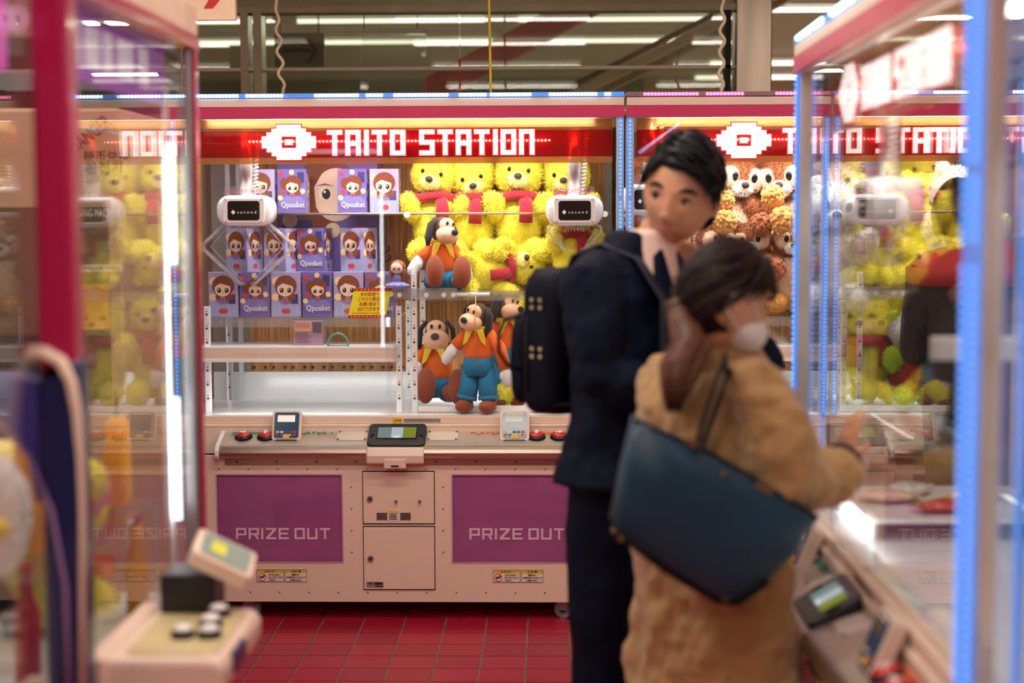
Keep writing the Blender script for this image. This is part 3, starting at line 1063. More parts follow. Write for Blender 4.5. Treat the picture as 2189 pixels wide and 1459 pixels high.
    b.box(0.04, HW - 0.05, 0.655, 0.684, 0.737, 0.748)
    b.build('floor_lamp_bar', E_('floor_bar', (250, 255, 250), 1.6), t)
    return t


def machine_lights(M4, k=1.0):
    def al(name, loc, sx, sy, p_, rx, col=(1.0, 0.96, 0.90)):
        o = area(name, (0, 0, 0), sx, sy, p_ * k, col)
        o.matrix_world = M4 @ Matrix.Translation(loc) @ Matrix.Rotation(R(rx), 4, 'X')
        return o
    al('machine_lamp_light', (0, 0.20, 1.822), 1.45, 0.04, 11.0, 30)
    al('machine_floor_light', (0.42, 0.60, 0.77), 0.7, 0.03, 1.0, 170)
    al('machine_floor_light', (-0.38, 0.165, 0.752), 0.6, 0.012, 0.8, 104)
    al('sign_light', (0, 0.132, 1.747), 1.1, 0.012, 0.55, 90, (1.0, 0.12, 0.10))


MC = thing
proto = make_machine('cream claw machine with figure boxes and yellow bears inside, left of the suited person')
MX1, MX2, MY = -0.559, 1.108, 5.62
proto.location = (MX1, MY, 0)
m2 = copy_tree(proto)
m2.location = (MX2, MY + 0.012, 0)
m2['label'] = 'cream claw machine with brown plush animals, behind the standing couple'
for ch in m2.children:
    if ch.name.startswith('led_strip') and ch.data.vertices[0].co.z > 1.8:
        ch.material_slots[0].link = 'OBJECT'
        ch.material_slots[0].material = M('led_mauve_diffuser', (150, 110, 120), rough=0.4)
        for g in ch.children:
            g.material_slots[0].link = 'OBJECT'
            g.material_slots[0].material = E_('led_red_violet', (255, 110, 170), 3.0)
m3 = copy_tree(proto)
m3.location = (0.535, 3.195, 0)
m3.rotation_euler = (0, 0, R(-90))
m3['label'] = 'claw machine seen side on with blue light strips, under the hand of the camel coat'
m4 = copy_tree(proto)
m4.location = (0.535, 1.50, 0)
m4.rotation_euler = (0, 0, R(-90))
m4['label'] = 'claw machine nearest the viewer, beside the tall blue light strip at the right edge'
for q in (proto, m2, m3, m4):
    q['group'] = 'cream claw machines'
    machine_lights(Matrix.Translation(q.location) @ Matrix.Rotation(q.rotation_euler[2], 4, 'Z'), 1.0 if q.rotation_euler[2] == 0 else 0.55)

# ================================================================== prizes
rnd = random.Random(11)


def fluffy(mb, c, r, strands=900, length=0.013, T=None, width=0.0022, seg=20, rings=14):
    """ellipsoid covered with short tapering tufts"""
    r = r if isinstance(r, (tuple, list)) else (r, r, r)
    mb.ell(c, r, seg, rings, T=T)
    v, f = [], []
    for i in range(strands):
        z = rnd.uniform(-1, 1)
        a = rnd.uniform(0, 2 * math.pi)
        q = math.sqrt(1 - z * z)
        d = Vector((q * math.cos(a), q * math.sin(a), z))
        p_ = Vector((c[0] + d.x * r[0], c[1] + d.y * r[1], c[2] + d.z * r[2]))
        n = Vector((d.x / r[0], d.y / r[1], d.z / r[2])).normalized()
        tdir = (n + Vector((rnd.uniform(-.7, .7), rnd.uniform(-.7, .7), rnd.uniform(-.9, .5)))).normalized()
        s = n.cross(Vector((rnd.uniform(-1, 1), rnd.uniform(-1, 1), rnd.uniform(-1, 1)))).normalized() * width
        o = len(v)
        v += [p_ - s - n * 0.002, p_ + s - n * 0.002, p_ + tdir * length * rnd.uniform(0.6, 1.2)]
        f.append((o, o + 1, o + 2))
    return mb.add(v, f, 0, T)


FURY = M('yellow_plush', (252, 238, 78), rough=0.85, sheen=0.25, var=0.05, vscale=40, bump=0.25, bscale=160)
FURC = M('cream_plush', (246, 232, 140), rough=0.85, sheen=0.2, var=0.05, vscale=40, bump=0.2, bscale=160)
FURB = M('brown_plush', (162, 94, 54), rough=0.9, sheen=0.2, var=0.08, vscale=40, bump=0.3, bscale=140)
FURT = M('tan_plush', (222, 168, 92), rough=0.9, sheen=0.2, var=0.08, vscale=40, bump=0.3, bscale=140)
FURK = M('beige_plush', (232, 206, 176), rough=0.9, sheen=0.2, var=0.05, vscale=40, bump=0.2, bscale=140)
FURW = M('white_plush', (236, 236, 234), rough=0.9, sheen=0.2, var=0.03, vscale=40, bump=0.2, bscale=140)
FURP = M('pink_plush', (238, 160, 170), rough=0.9, sheen=0.2, var=0.06, vscale=30, bump=0.3, bscale=120)
FURO = M('orange_plush', (240, 166, 24), rough=0.9, sheen=0.2, var=0.08, vscale=30, bump=0.3, bscale=120)
FURL = M('lime_plush', (190, 226, 40), rough=0.9, sheen=0.2, var=0.06, vscale=30, bump=0.2, bscale=120)
CRIM = M('crimson_fleece', (176, 22, 46), rough=0.85, sheen=0.3, var=0.08, vscale=30, bump=0.2, bscale=120)
NOSE = M('dark_brown_felt', (58, 42, 36), rough=0.6, var=0.05)


def rotT(c, e):
    return Matrix.Translation(c) @ Euler([R(a) for a in e]).to_matrix().to_4x4()


def make_bear(name, label, furm, muzz, scarf=CRIM):
    t = thing(name, label, 'plush toy')
    b = MB()
    fluffy(b, (0, 0, 0.165), (0.088, 0.072, 0.135), 2600)
    b.build('body', furm, t, smooth=True)
    b = MB()
    fluffy(b, (0, 0, 0), (0.092, 0.080, 0.086), 2600)
    h = b.build('head', furm, t, smooth=True, loc=(0, -0.012, 0.352))
    for s in (-1, 1):
        b = MB()
        fluffy(b, (s * 0.066, 0.01, 0.073), (0.027, 0.016, 0.027), 260, 0.010)
        b.build('ear', furm, h, smooth=True)
    b = MB()
    fluffy(b, (0, -0.068, -0.022), (0.043, 0.032, 0.032), 500, 0.008)
    b.build('muzzle', muzz, h, smooth=True)
    MB().ell((0, -0.102, -0.008), (0.0155, 0.010, 0.012), 14, 8).build('nose', NOSE, h, smooth=True)
    for s in (-1, 1):
        MB().ell((s * 0.037, -0.075, 0.016), (0.0075, 0.005, 0.0095), 12, 8).build('eye', BGLOSS, h, smooth=True)
    for s in (-1, 1):
        b = MB()
        fluffy(b, (0, 0, 0), (0.038, 0.038, 0.072), 900, T=rotT((s * 0.098, -0.045, 0.225), (35, s * 22, 0)))
        b.build('arm', furm, t, smooth=True)
        b = MB()
        fluffy(b, (0, 0, 0), (0.044, 0.085, 0.044), 1100, T=rotT((s * 0.062, -0.085, 0.060), (10, 0, s * 18)))
        b.build('leg', furm, t, smooth=True)
    if scarf:
        b = MB()
        pts = [(0.078 * math.cos(a), 0.066 * math.sin(a) - 0.008, 0.268 + 0.006 * math.sin(3 * a)) for a in [i * 2 * math.pi / 28 for i in range(28)]]
        b.tube(pts, (0.020), 10, closed=True)
        sc_ = b.build('scarf', scarf, t, smooth=True)
        b = MB()
        b.tube([(0.02, -0.078, 0.262), (0.025, -0.092, 0.22), (0.022, -0.094, 0.165)], [(0.024, 0.012), (0.026, 0.010), (0.027, 0.009)], 10, flat=(0, 1, 0))
        b.build('scarf_end', scarf, sc_, smooth=True)
    return t


def place(root, loc, rot=(0, 0, 0), scale=1.0, label=None, head=None, recol=None, first=False, group=None):
    o = root if first else copy_tree(root)
    o.location = loc
    o.rotation_euler = [R(a) for a in rot]
    o.scale = (scale,) * 3
    if label:
        o['label'] = label
    if group:
        o['group'] = group
    for ch in o.children:
        if head and ch.name.split('.')[0] == 'head':
            ch.rotation_euler = [R(a) for a in head]
        if recol:
            for q in [ch] + list(ch.children):
                key = q.name.split('.')[0]
                if key in recol and q.material_slots:
                    q.material_slots[0].link = 'OBJECT'
                    q.material_slots[0].material = recol[key]
    return o


def W1(x, y, z):
    return (MX1 + x, MY + y, z)


def W2(x, y, z):
    return (MX2 + x, MY + 0.012 + y, z)


# ---- shelf frames (one per half of the machine)
POSTM = M('shelf_post_white', (240, 242, 244), rough=0.3, var=0.01)
HOLE = M('post_hole', (44, 50, 58), rough=0.6)


def post(parent, x, y, z0, z1):
    p_ = MB().box(x - 0.0105, x + 0.0105, y, y + 0.022, z0, z1).build('post', POSTM, parent, bevel=0.001)
    b = MB()
    z = z0 + 0.05
    while z < z1 - 0.03:
        b.box(x - 0.004, x + 0.004, y - 0.0007, y, z, z + 0.007)
        b.box(x - 0.002, x + 0.002, y - 0.0007, y, z + 0.013, z + 0.017)
        z += 0.053
    tag(b.build('post_holes', HOLE, p_), kind='stuff')


def acrylic_shelf(parent, x0, x1, y0, y1, z, rail=0.035):
    MB().box(x0, x1, y0, y1, z - 0.006, z).build('clear_shelf', ACRYL, parent)
    r_ = MB().box(x0, x1, y0 - 0.008, y0, z - rail, z + 0.002).build('clear_rail', ACRYL2, parent)
    n = max(2, int((x1 - x0) / 0.105))
    b = MB()
    for i in range(n):
        x = x0 + (i + 0.5) * (x1 - x0) / n
        b.cyl((x, y0 - 0.013, z - rail * 0.5), (x, y0 - 0.008, z - rail * 0.5), 0.008, n=8)
        b.box(x + 0.02, x + 0.045, y0 - 0.011, y0 - 0.008, z - rail * 0.75, z - rail * 0.35)
    tag(b.build('rail_fittings', ACRYL2, r_), kind='stuff')


def shelf_left(Wf, label, boxes=True):
    t = thing('prize_shelf', label, 'shelf', Wf(0, 0, 0))
    post(t, -0.732, 0.225, 0.735, 1.136)
    post(t, -0.008, 0.225, 0.735, 1.136)
    post(t, -0.732, 0.62, 0.735, 1.136)
    post(t, -0.008, 0.62, 0.735, 1.136)
    b = MB()
    b.box(-0.772, -0.018, 0.200, 0.222, 0.941, 0.978)
    b.build('front_bar', SHELL, t, bevel=0.002)
    b = MB()
    b.box(-0.772, -0.018, 0.198, 0.42, 0.978, 0.987).box(-0.772, -0.018, 0.196, 0.226, 0.929, 0.941)
    split(b.build('white_ledge', WHITE, t, bevel=0.001))
    acrylic_shelf(t, -0.742, -0.018, 0.250, 0.66, 1.092)
    MB().box(-0.742, -0.06, 0.455, 0.66, 1.247, 1.257).build('clear_riser', ACRYL, t)
    b = MB()
    for x in (-0.735, -0.40, -0.07):
        b.box(x, x + 0.008, 0.455, 0.66, 1.092, 1.247)
    split(b.build('riser_leg', ACRYL, t))
    b = MB()
    b.box(-0.026, -0.006, 0.19, 0.232, 0.93, 0.992).box(-0.776, -0.756, 0.19, 0.232, 0.93, 0.992)
    split(b.build('clear_clamp', ACRYL2, t, bevel=0.003))
    return t


def shelf_top(Wf, label, x0, x1):
    t = thing('glass_shelf', label, 'shelf', Wf(0, 0, 0))
    MB().box(x0, x1, 0.40, 0.685, 1.478, 1.484).build('glass_plate', ACRYL, t)
    b = MB()
    b.cyl((x0, 0.396, 1.482), (x1, 0.396, 1.482), 0.005, n=10)
    b.build('front_rod', STEEL, t, smooth=True)
    b = MB()
    for x in (x0 + 0.02, 0.012, x1 - 0.02):
        b.cyl((x, 0.386, 1.478), (x, 0.405, 1.478), 0.012, n=12)
    split(b.build('shelf_clip', WHITE, t))
    return t


def shelf_right(Wf, label):
    t = thing('prize_shelf', label, 'shelf', Wf(0, 0, 0))
    post(t, 0.050, 0.225, 0.735, 1.258)
    post(t, 0.776, 0.225, 0.735, 1.258)
    post(t, 0.050, 0.62, 0.735, 1.258)
    post(t, 0.776, 0.62, 0.735, 1.258)
    acrylic_shelf(t, 0.062, 0.765, 0.262, 0.66, 1.190)
    MB().box(0.02, 0.79, 0.47, 0.66, 1.272, 1.280).build('clear_riser', ACRYL, t)
    b = MB()
    b.box(0.062, 0.765, 0.225, 0.26, 0.737, 0.758)
    b.build('bottom_bar', WHITE, t, bevel=0.002)
    b = MB()
    b.box(-0.020, 0.215, 0.190, 0.222, 1.165, 1.205)
    b.build('clear_bracket', ACRYL2, t, bevel=0.002)
    b = MB()
    for x in (0.0, 0.10, 0.165, 0.20):
        b.cyl((x, 0.182, 1.180), (x, 0.190, 1.180), 0.009, n=8)
    split(b.build('bracket_knob', WHITE, t))
    MB().cyl((0.205, 0.206, 1.180), (0.335, 0.206, 1.180), 0.0075, n=12).build('white_rod', WHITE, t, smooth=True)
    MB().cyl((0.255, 0.206, 1.180), (0.29, 0.206, 1.180), 0.010, n=12).build('rod_sleeve', WHITE, t, smooth=True)
    return t


shelf_left(W1, 'white post and clear acrylic shelf frame holding rows of figure boxes')
shelf_top(W1, 'upper glass shelf with steel rod above the figure boxes and bears', -0.66, 0.79)
shelf_right(W1, 'white post and clear acrylic shelf frame carrying the yellow bears')
shelf_left(W2, 'white post shelf frame behind the camel coat, below the brown plush animals')
shelf_right(W2, 'white post shelf frame with yellow plush behind the red-shouldered jacket')

# ---- figure boxes
LILAC = M('lilac_card', (168, 158, 206), rough=0.28, coat=0.7, var=0.03, vscale=6)
VIOLET = M('violet_card', (112, 98, 168), rough=0.28, coat=0.7, var=0.04, vscale=6)
HAIRP = M('print_brown', (126, 66, 44), rough=0.35, coat=0.6)
SKINP = M('print_skin', (238, 206, 180), rough=0.35, coat=0.6)
LAVP = M('print_lavender', (126, 122, 186), rough=0.35, coat=0.6)
NAVYP = M('print_navy', (52, 56, 110), rough=0.35, coat=0.6)
CREAMP = M('print_cream', (232, 210, 160), rough=0.35, coat=0.6)
REDP = M('print_red', (200, 66, 70), rough=0.35, coat=0.6)
STRIPE = M('print_blue_stripe', (150, 178, 216), rough=0.35, coat=0.6)
BW, BH, BD = 0.113, 0.170, 0.09


def disc(b, cx, cz, rx, rz, y, mi, T=None, n=16):
    b.prism([(cx + rx * math.cos(2 * math.pi * i / n), cz + rz * math.sin(2 * math.pi * i / n)) for i in range(n)], y - 0.0003, y, mi, T)


def picture(b, kind, T=None, s=1.0, w_=BW):
    k = w_ / BW
    e = 0.0
    if kind == 'B':
        disc(b, 0, 0.045 * s, 0.050 * k * s, 0.024 * s, -0.0004, 2, T)     # skirt
        disc(b, -0.030 * k, 0.115, 0.014 * k, 0.022, -0.0004, 0, T)
        b.box(0.022 * k, 0.048 * k, -0.0006, 0, 0.118, 0.158, 3, T)
        for cx, cz, mi in ((-0.042, 0.15, 5), (0.0, 0.158, 4), (0.042, 0.085, 4), (-0.035, 0.082, 5), (-0.045, 0.06, 4)):
            disc(b, cx * k, cz, 0.010 * k, 0.010, -0.0006, mi, T)
        ox, oz, q = 0.004, 0.108, 0.030
    else:
        disc(b, -0.036 * k, 0.135, 0.017 * k, 0.017, -0.0006, 4, T)
        disc(b, -0.040 * k, 0.075, 0.014 * k, 0.014, -0.0006, 4, T)
        b.box(0.020 * k, 0.046 * k, -0.0010, 0, 0.050, 0.086, 3, T)
        disc(b, 0, 0.068, 0.030 * k, 0.020, -0.0004, 2, T)
        disc(b, 0.0, 0.022, 0.018 * k, 0.010, -0.0006, 5, T)
        for i in range(5):
            b.box((-0.050 + i * 0.022) * k, (-0.042 + i * 0.022) * k, -0.0003, 0, 0.004, 0.045, 6, T)
        ox, oz, q = 0.0, 0.112, 0.038
    disc(b, ox, oz + 0.006, q * 1.12 * k, q * 1.05, -0.0010, 0, T, 20)           # hair
    disc(b, ox + 0.004 * k, oz - q * 0.95, q * 0.9 * k, q * 0.45, -0.0008, 0, T)
    disc(b, ox - 0.002, oz - 0.006, q * 0.80 * k, q * 0.76, -0.0014, 1, T, 20)   # face
    b.prism([(ox - q * 0.84 * k, oz + q * 0.05), (ox - q * 0.30 * k, oz + q * 0.42), (ox + q * 0.80 * k, oz + q * 0.10), (ox + q * 0.6 * k, oz + q * 0.72), (ox - q * 0.5 * k, oz + q * 0.78)], -0.0021, -0.0014, 0, T)
    for sx in (-1, 1):
        disc(b, ox + sx * q * 0.38 * k - 0.001, oz - 0.011, q * 0.21 * k, q * 0.26, -0.0018, 7, T, 12)
        disc(b, ox + sx * q * 0.38 * k - 0.003, oz - 0.008, q * 0.06 * k, q * 0.08, -0.0022, 8, T, 8)
    b.box(ox - 0.004, ox + 0.004, -0.0018, 0, oz - q * 0.58, oz - q * 0.53, 5, T)
    disc(b, ox - 0.002, oz - q * 1.25, q * 0.3 * k, q * 0.35, -0.0012, 2, T)
    disc(b, ox - 0.002, oz - q * 1.30, q * 0.22 * k, q * 0.2, -0.0016, 5, T, 10)


PRINTS = [HAIRP, SKINP, LAVP, NAVYP, CREAMP, REDP, STRIPE, INK, PAPER]


def make_box(kind):
    t = thing('figure_box', 'x', 'box')
    MB().box(-BW / 2, BW / 2, 0, BD, 0, BH).build('carton', LILAC if kind == 'A' else VIOLET, t, bevel=0.0012)
    b = MB()
    picture(b, kind)
    b.build('front_picture', PRINTS, t)
    b = MB()
    TS = Matrix.Translation((BW / 2, BD / 2, 0)) @ Matrix.Rotation(R(90), 4, 'Z')
    picture(b, 'A', T=TS, w_=BD * 0.92)
    b.build('side_picture', PRINTS, t)
    if kind == 'B':
        b = MB()
        text(b, 'Qposket', 0.004, 0.030, 0.092, 0.028, -0.0014)
        b.build('lettering', PAPER, t)
    return t


boxA, boxB = make_box('A'), make_box('B')
usedA = usedB = False


def put_box(kind, x, y, z, rz, label, group, s=1.0):
    global usedA, usedB
    src = boxA if kind == 'A' else boxB
    fst = not (usedA if kind == 'A' else usedB)
    if kind == 'A':
        usedA = True
    else:
        usedB = True
    return place(src, W1(x, y, z), (0, 0, rz), s, label, first=fst, group=group)


ORD = ['leftmost', 'second', 'third', 'fourth', 'fifth', 'rightmost']
for i in range(6):
    k = 'A' if i % 2 == 0 else 'B'
    put_box(k, -0.683 + i * 0.1195, 0.300, 1.0925, 0,
            ('lilac striped' if k == 'A' else 'violet lettered') + ' figure box on the lowest row, ' + ORD[i] + (' one' if 0 < i < 5 else ' box'),
            'figure boxes on the lowest row')
for i, (x, k, rz) in enumerate(((-0.665, 'A', -32), (-0.515, 'A', -32), (-0.375, 'B', -14), (-0.215, 'A', -34))):
    put_box(k, x, 0.475, 1.2575, rz, ('lilac', 'lilac', 'violet lettered', 'lilac')[i] + ' figure box turned sideways in the middle row, ' + ('leftmost', 'second', 'third', 'rightmost')[i],
            'figure boxes on the middle row')
for i, (x, k) in enumerate(((-0.560, 'A'), (-0.437, 'B'), (-0.203, 'B'), (-0.079, 'A'))):
    put_box(k, x, 0.43, 1.4845, 0, ('lilac box half hidden behind the left claw on the upper shelf', 'violet lettered box on the upper shelf, beside the claw pole',
            'violet lettered box on the upper shelf, between portrait carton and lilac box', 'lilac box at the right end of the upper shelf, beside the bears')[i],
            'figure boxes on the upper shelf')
# large display carton behind
t = thing('display_carton', 'large purple display carton with huge portrait behind the small boxes', 'box', W1(-0.32, 0.575, 1.258))
MB().box(-0.20, 0.20, 0, 0.10, 0, 0.44).build('carton', VIOLET, t, bevel=0.002)
b = MB()
disc(b, 0.0, 0.32, 0.115, 0.13, -0.0006, 0, n=28)
disc(b, -0.04, 0.25, 0.07, 0.09, -0.0005, 0, n=24)
disc(b, 0.035, 0.30, 0.090, 0.105, -0.0012, 1, n=28)
disc(b, -0.008, 0.305, 0.026, 0.024, -0.0018, 8, n=18)
disc(b, -0.004, 0.303, 0.017, 0.021, -0.0022, 7, n=16)
disc(b, -0.010, 0.312, 0.005, 0.006, -0.0026, 8, n=10)
b.prism([(-0.045, 0.335), (-0.010, 0.345), (0.030, 0.333), (-0.010, 0.338)], -0.0024, -0.0012, 0)
b.prism([(-0.10, 0.20), (-0.045, 0.25), (-0.052, 0.33), (-0.01, 0.40), (0.08, 0.43), (-0.08, 0.43), (-0.12, 0.33)], -0.0016, -0.0010, 0)
for cx, cz, mi in ((-0.15, 0.2, 4), (-0.12, 0.10, 4), (0.02, 0.16, 4), (0.13, 0.15, 5), (0.17, 0.30, 4)):
    disc(b, cx, cz, 0.03, 0.03, -0.0012, mi)
b.box(-0.18, -0.06, -0.001, 0, 0.06, 0.20, 3)
b.build('front_picture', PRINTS, t)
# box on its side on the white ledge
t = thing('figure_box', 'box lying on the white ledge showing its label side', 'box', W1(-0.352, 0.24, 0.9875))
MB().box(-0.055, 0.055, 0, 0.13, 0, 0.093).build('carton', M('mauve_card', (168, 140, 158), rough=0.3, coat=0.6), t, bevel=0.0015)
b = MB()
b.box(-0.050, 0.012, -0.0008, 0, 0.062, 0.088, 0).box(-0.050, 0.012, -0.001, 0, 0.055, 0.060, 1)
for i in range(6):
    b.box(-0.050, 0.008 - 0.006 * (i % 3), -0.0008, 0, 0.010 + i * 0.007, 0.013 + i * 0.007, 2)
b.box(0.018, 0.050, -0.0008, 0, 0.048, 0.088, 3)
for i in range(4):
    b.box(-0.048, 0.010, -0.0012, -0.0008, 0.065 + i * 0.0058, 0.068 + i * 0.0058, 4)
b.build('label_print', [PAPER, YELLOWP, M('mauve_ink', (120, 90, 110)), M('grey_ink', (104, 96, 104)), REDINK], t)
b = MB()
b.tube([W1(-0.236 + 0.040 * math.cos(R(a)), 0.215, 0.9875 + 0.048 * math.sin(R(a))) for a in range(0, 181, 12)], 0.003, 8)
b.tube([W1(-0.236 + 0.036 * math.cos(R(a)), 0.218, 0.9875 + 0.044 * math.sin(R(a))) for a in range(0, 181, 12)], 0.0015, 6)
b.tube([W1(-0.276, 0.215, 0.990), W1(-0.196, 0.215, 0.990)], 0.0025, 6)
tag(b.build('acrylic_arch', M('green_acrylic', (110, 176, 160), rough=0.2), smooth=True), 'small green half ring standing on the white ledge', 'holder')
# yellow price card
t = thing('notice_card', 'yellow notice card with red Japanese lettering before the figure boxes', 'sign', W1(-0.118, 0.208, 1.093))
SH = Matrix(((1, 0, 0.22, 0), (0, 1, 0.0, 0), (0, 0, 1, 0), (0, 0, 0, 1)))
MB().box(-0.078, 0.062, 0, 0.003, 0, 0.112, T=SH).build('card', M('yellow_card', (255, 242, 14), rough=0.4), t)
b = MB().box(-0.078, 0.062, -0.0008, 0, 0.101, 0.112, T=SH).box(-0.078, 0.062, -0.0008, 0, 0, 0.011, T=SH)
b.build('red_border', M('card_red', (196, 22, 44), rough=0.4), t)
b = MB()
for z in (0.0055, 0.1065):
    for i in range(9):
        disc(b, -0.066 + i * 0.0145, z, 0.003, 0.003, -0.0009, 0, SH, 5)
tag(b.build('border_stars', YELLOWP, t), kind='stuff')
b = MB()
for i, (s_, ww) in enumerate((('★お客様へ★', 0.085), ('こちらの景品は', 0.092), ('各種1個まで', 0.078), ('GETできます', 0.084))):
    text(b, s_, -0.008, 0.090 - i * 0.0185, ww, 0.0145, -0.0010, T=SH)
text(b, 'Each type has a limit up to 1 per person a day.', -0.008, 0.0185, 0.118, 0.006, -0.0010, T=SH)
b.build('lettering', REDINK, t)
# small doll figure on the bracket end
p = W1(-0.010, 0.205, 1.2055)
t = thing('doll_figure', 'small brown-haired doll figure on lilac base above the yellow card', 'figurine', p)
b = MB()
b.ell((0, 0, 0.010), (0.040, 0.036, 0.014), 24, 8)
for i in range(9):
    b.ell((0.036 * math.cos(i * 0.7), 0.032 * math.sin(i * 0.7), 0.008), (0.012, 0.012, 0.008), 8, 6)
b.build('skirt_base', M('lilac_glitter', (140, 140, 206), rough=0.5, bump=0.2, bscale=300), t, smooth=True)
MB().ell((0, 0, 0.034), (0.016, 0.012, 0.022), 14, 8).build('torso', LAVP, t, smooth=True)
hd = MB().ell((0, -0.004, 0.074), (0.024, 0.022, 0.023), 18, 12).build('head', SKINP, t, smooth=True)
b = MB()
b.ell((0.002, 0.006, 0.079), (0.029, 0.026, 0.026), 18, 12).ell((0.020, 0.008, 0.058), (0.014, 0.014, 0.02), 12, 8).ell((-0.020, 0.008, 0.058), (0.012, 0.014, 0.02), 12, 8)
b.build('hair', M('doll_hair', (150, 86, 54), rough=0.4), t, smooth=True)
for s in (-1, 1):
    MB().ell((s * 0.009, -0.024, 0.071), (0.0035, 0.002, 0.005), 8, 6).build('eye', BGLOSS, hd, smooth=True)

# ---- yellow bears
bear = make_bear('plush_bear', 'x', FURY, FURC)
GB = 'yellow plush bears'
BEARS = [(W1, (0.112, 0.52, 1.2805), (0, 0, 6), 0.99, (4, 12, -14), 'yellow plush bear at the left end of the top row, head tilted'),
         (W1, (0.255, 0.53, 1.2805), (0, 0, -4), 0.98, (18, -10, 6), 'yellow plush bear in the top row, head bowed, second from left'),
         (W1, (0.438, 0.52, 1.2805), (0, 0, 4), 1.0, (0, 6, -4), 'yellow plush bear facing forward in the top row, third from left'),
         (W1, (0.625, 0.53, 1.2805), (0, 0, -8), 0.98, (6, -8, 0), 'yellow plush bear in the top row behind the right-hand claw'),
         (W1, (0.185, 0.40, 1.245), (0, 82, 10), 0.82, (0, 10, -20), 'yellow plush bear lying on its side, beside the seated plush dog'),
         (W1, (0.640, 0.39, 1.190), (0, 0, 20), 0.80, (20, 0, 0), 'yellow plush bear on the middle shelf, over the backpack'),
         (W1, (0.475, 0.46, 0.737), (0, 0, -12), 1.02, (6, 10, 20), 'yellow plush bear in the bottom compartment behind hanging plush dog'),
         (W1, (0.665, 0.42, 0.737), (0, 0, 10), 0.95, (0, 0, 0), 'yellow plush bear in the bottom compartment, behind the backpack'),
         (W2, (0.13, 0.42, 0.737), (0, 0, 10), 0.95, (0, 8, 0), 'yellow plush bear low in the right-hand machine, by the light strip'),
         (W2, (0.33, 0.46, 0.737), (0, 0, -15), 1.0, (0, -8, 0), 'yellow plush bear low in the right-hand machine, behind olive trousers'),
         (W2, (0.15, 0.45, 1.190), (0, 0, 0), 0.95, (0, 8, 0), 'yellow plush bear at mid height beside the near blue light strips'),
         (W2, (0.33, 0.50, 1.190), (0, 0, 12), 1.0, (10, 0, 0), 'yellow plush bear left of the dark-haired head at right'),
         (W2, (0.52, 0.48, 1.190), (0, 0, -12), 1.0, (0, 10, 0), 'yellow plush bear hidden mostly behind the red-shouldered jacket')]
for i, (Wf, l, r_, s, hd_, lb) in enumerate(BEARS):
    place(bear, Wf(*l), r_, s, lb, head=hd_, first=(i == 0), group=GB)

# ---- brown and white plush animals of the right-hand machine
brown = make_bear('plush_animal', 'x', FURB, FURW, None)
for ch in brown.children:
    if ch.name.startswith('head'):
        for s in (-1, 1):
            b = MB()
            fluffy(b, (s * 0.046, -0.056, 0.008), (0.040, 0.030, 0.044), 400, 0.008)
            b.build('face_patch', FURK, ch, smooth=True)
            MB().ell((s * 0.037, -0.084, 0.018), (0.012, 0.006, 0.017), 12, 8).build('eye_patch', BGLOSS, ch, smooth=True)
b = MB()
fluffy(b, (0, 0.07, 0.14), (0.05, 0.05, 0.06), 900, 0.016)
b.build('tail', FURT, brown, smooth=True)
BR = [((-0.385, 0.50, 1.236), (0, 0, 6), 1.06, {'body': FURK, 'leg': FURT}, 'brown plush animal with white muzzle in upper row, right of the suited person\'s hair'),
      ((-0.205, 0.50, 1.236), (0, 0, -8), 1.06, {'body': FURK, 'leg': FURT}, 'brown plush animal in the upper row, beside the near blue light strips'),
      ((-0.720, 0.50, 1.236), (0, 0, 20), 1.0, None, 'brown plush animal at the left end, behind the suited person\'s forehead'),
      ((-0.550, 0.50, 1.236), (0, 0, 0), 1.0, None, 'brown plush animal hidden behind the suited person\'s head'),
      ((-0.480, 0.36, 1.093), (0, 0, 10), 0.80, {'body': FURK}, 'tan-bellied brown plush animal peeping out beside the suited person\'s chin'),
      ((-0.335, 0.37, 1.093), (0, 0, -6), 0.80, {'body': FURT}, 'brown plush animal directly above the ponytailed hair'),
      ((-0.185, 0.36, 1.093), (0, 0, -10), 0.80, {'body': FURK, 'arm': FURT}, 'brown plush animal right of the ponytailed head, by the blue light strips'),
      ((-0.640, 0.36, 1.093), (0, 0, 0), 0.80, None, 'brown plush animal behind the suited person\'s cheek'),
      ((-0.030, 0.36, 1.092), (0, 0, -10), 1.15, dict(body=FURW, head=FURW, ear=FURW, arm=FURW, leg=FURW, face_patch=FURW, tail=FURW), 'white plush animal between the vertical blue light strips'),
      ((0.010, 0.52, 1.236), (0, 0, 0), 1.0, dict(body=FURK, head=FURK, ear=FURK, arm=FURK, leg=FURK, face_patch=FURK, tail=FURK), 'beige plush animal high between the vertical blue light strips'),
      ((0.42, 0.34, 1.19), (0, 0, 12), 1.05, dict(body=FURW, head=FURW, ear=FURW, arm=FURW, leg=FURW, face_patch=FURW, tail=FURW), 'white plush animal left of the red-shouldered jacket'),
      ((0.25, 0.30, 0.737), (0, 0, 12), 0.85, dict(body=CRIM, head=FURW, ear=FURL, arm=FURL, leg=FURL, face_patch=FURW, tail=FURL), 'white-faced plush with crimson body and lime limbs, behind the dark jacket')]
for i, (l, r_, s, rc, lb) in enumerate(BR):
    place(brown, W2(*l), r_, s, lb, head=(8, (-1) ** i * 6, (-1) ** i * 8), first=(i == 0), recol=rc, group='plush animals in the right-hand machine')
# shelves those upper ones rest on
t = thing('glass_shelf', 'clear shelf under the upper brown plush animals', 'shelf', W2(0, 0, 0))
MB().box(-0.80, 0.06, 0.455, 0.685, 1.228, 1.235).build('glass_plate', ACRYL, t)
MB().cyl((-0.80, 0.452, 1.231), (0.06, 0.452, 1.231), 0.004, n=8).build('front_rod', STEEL, t)
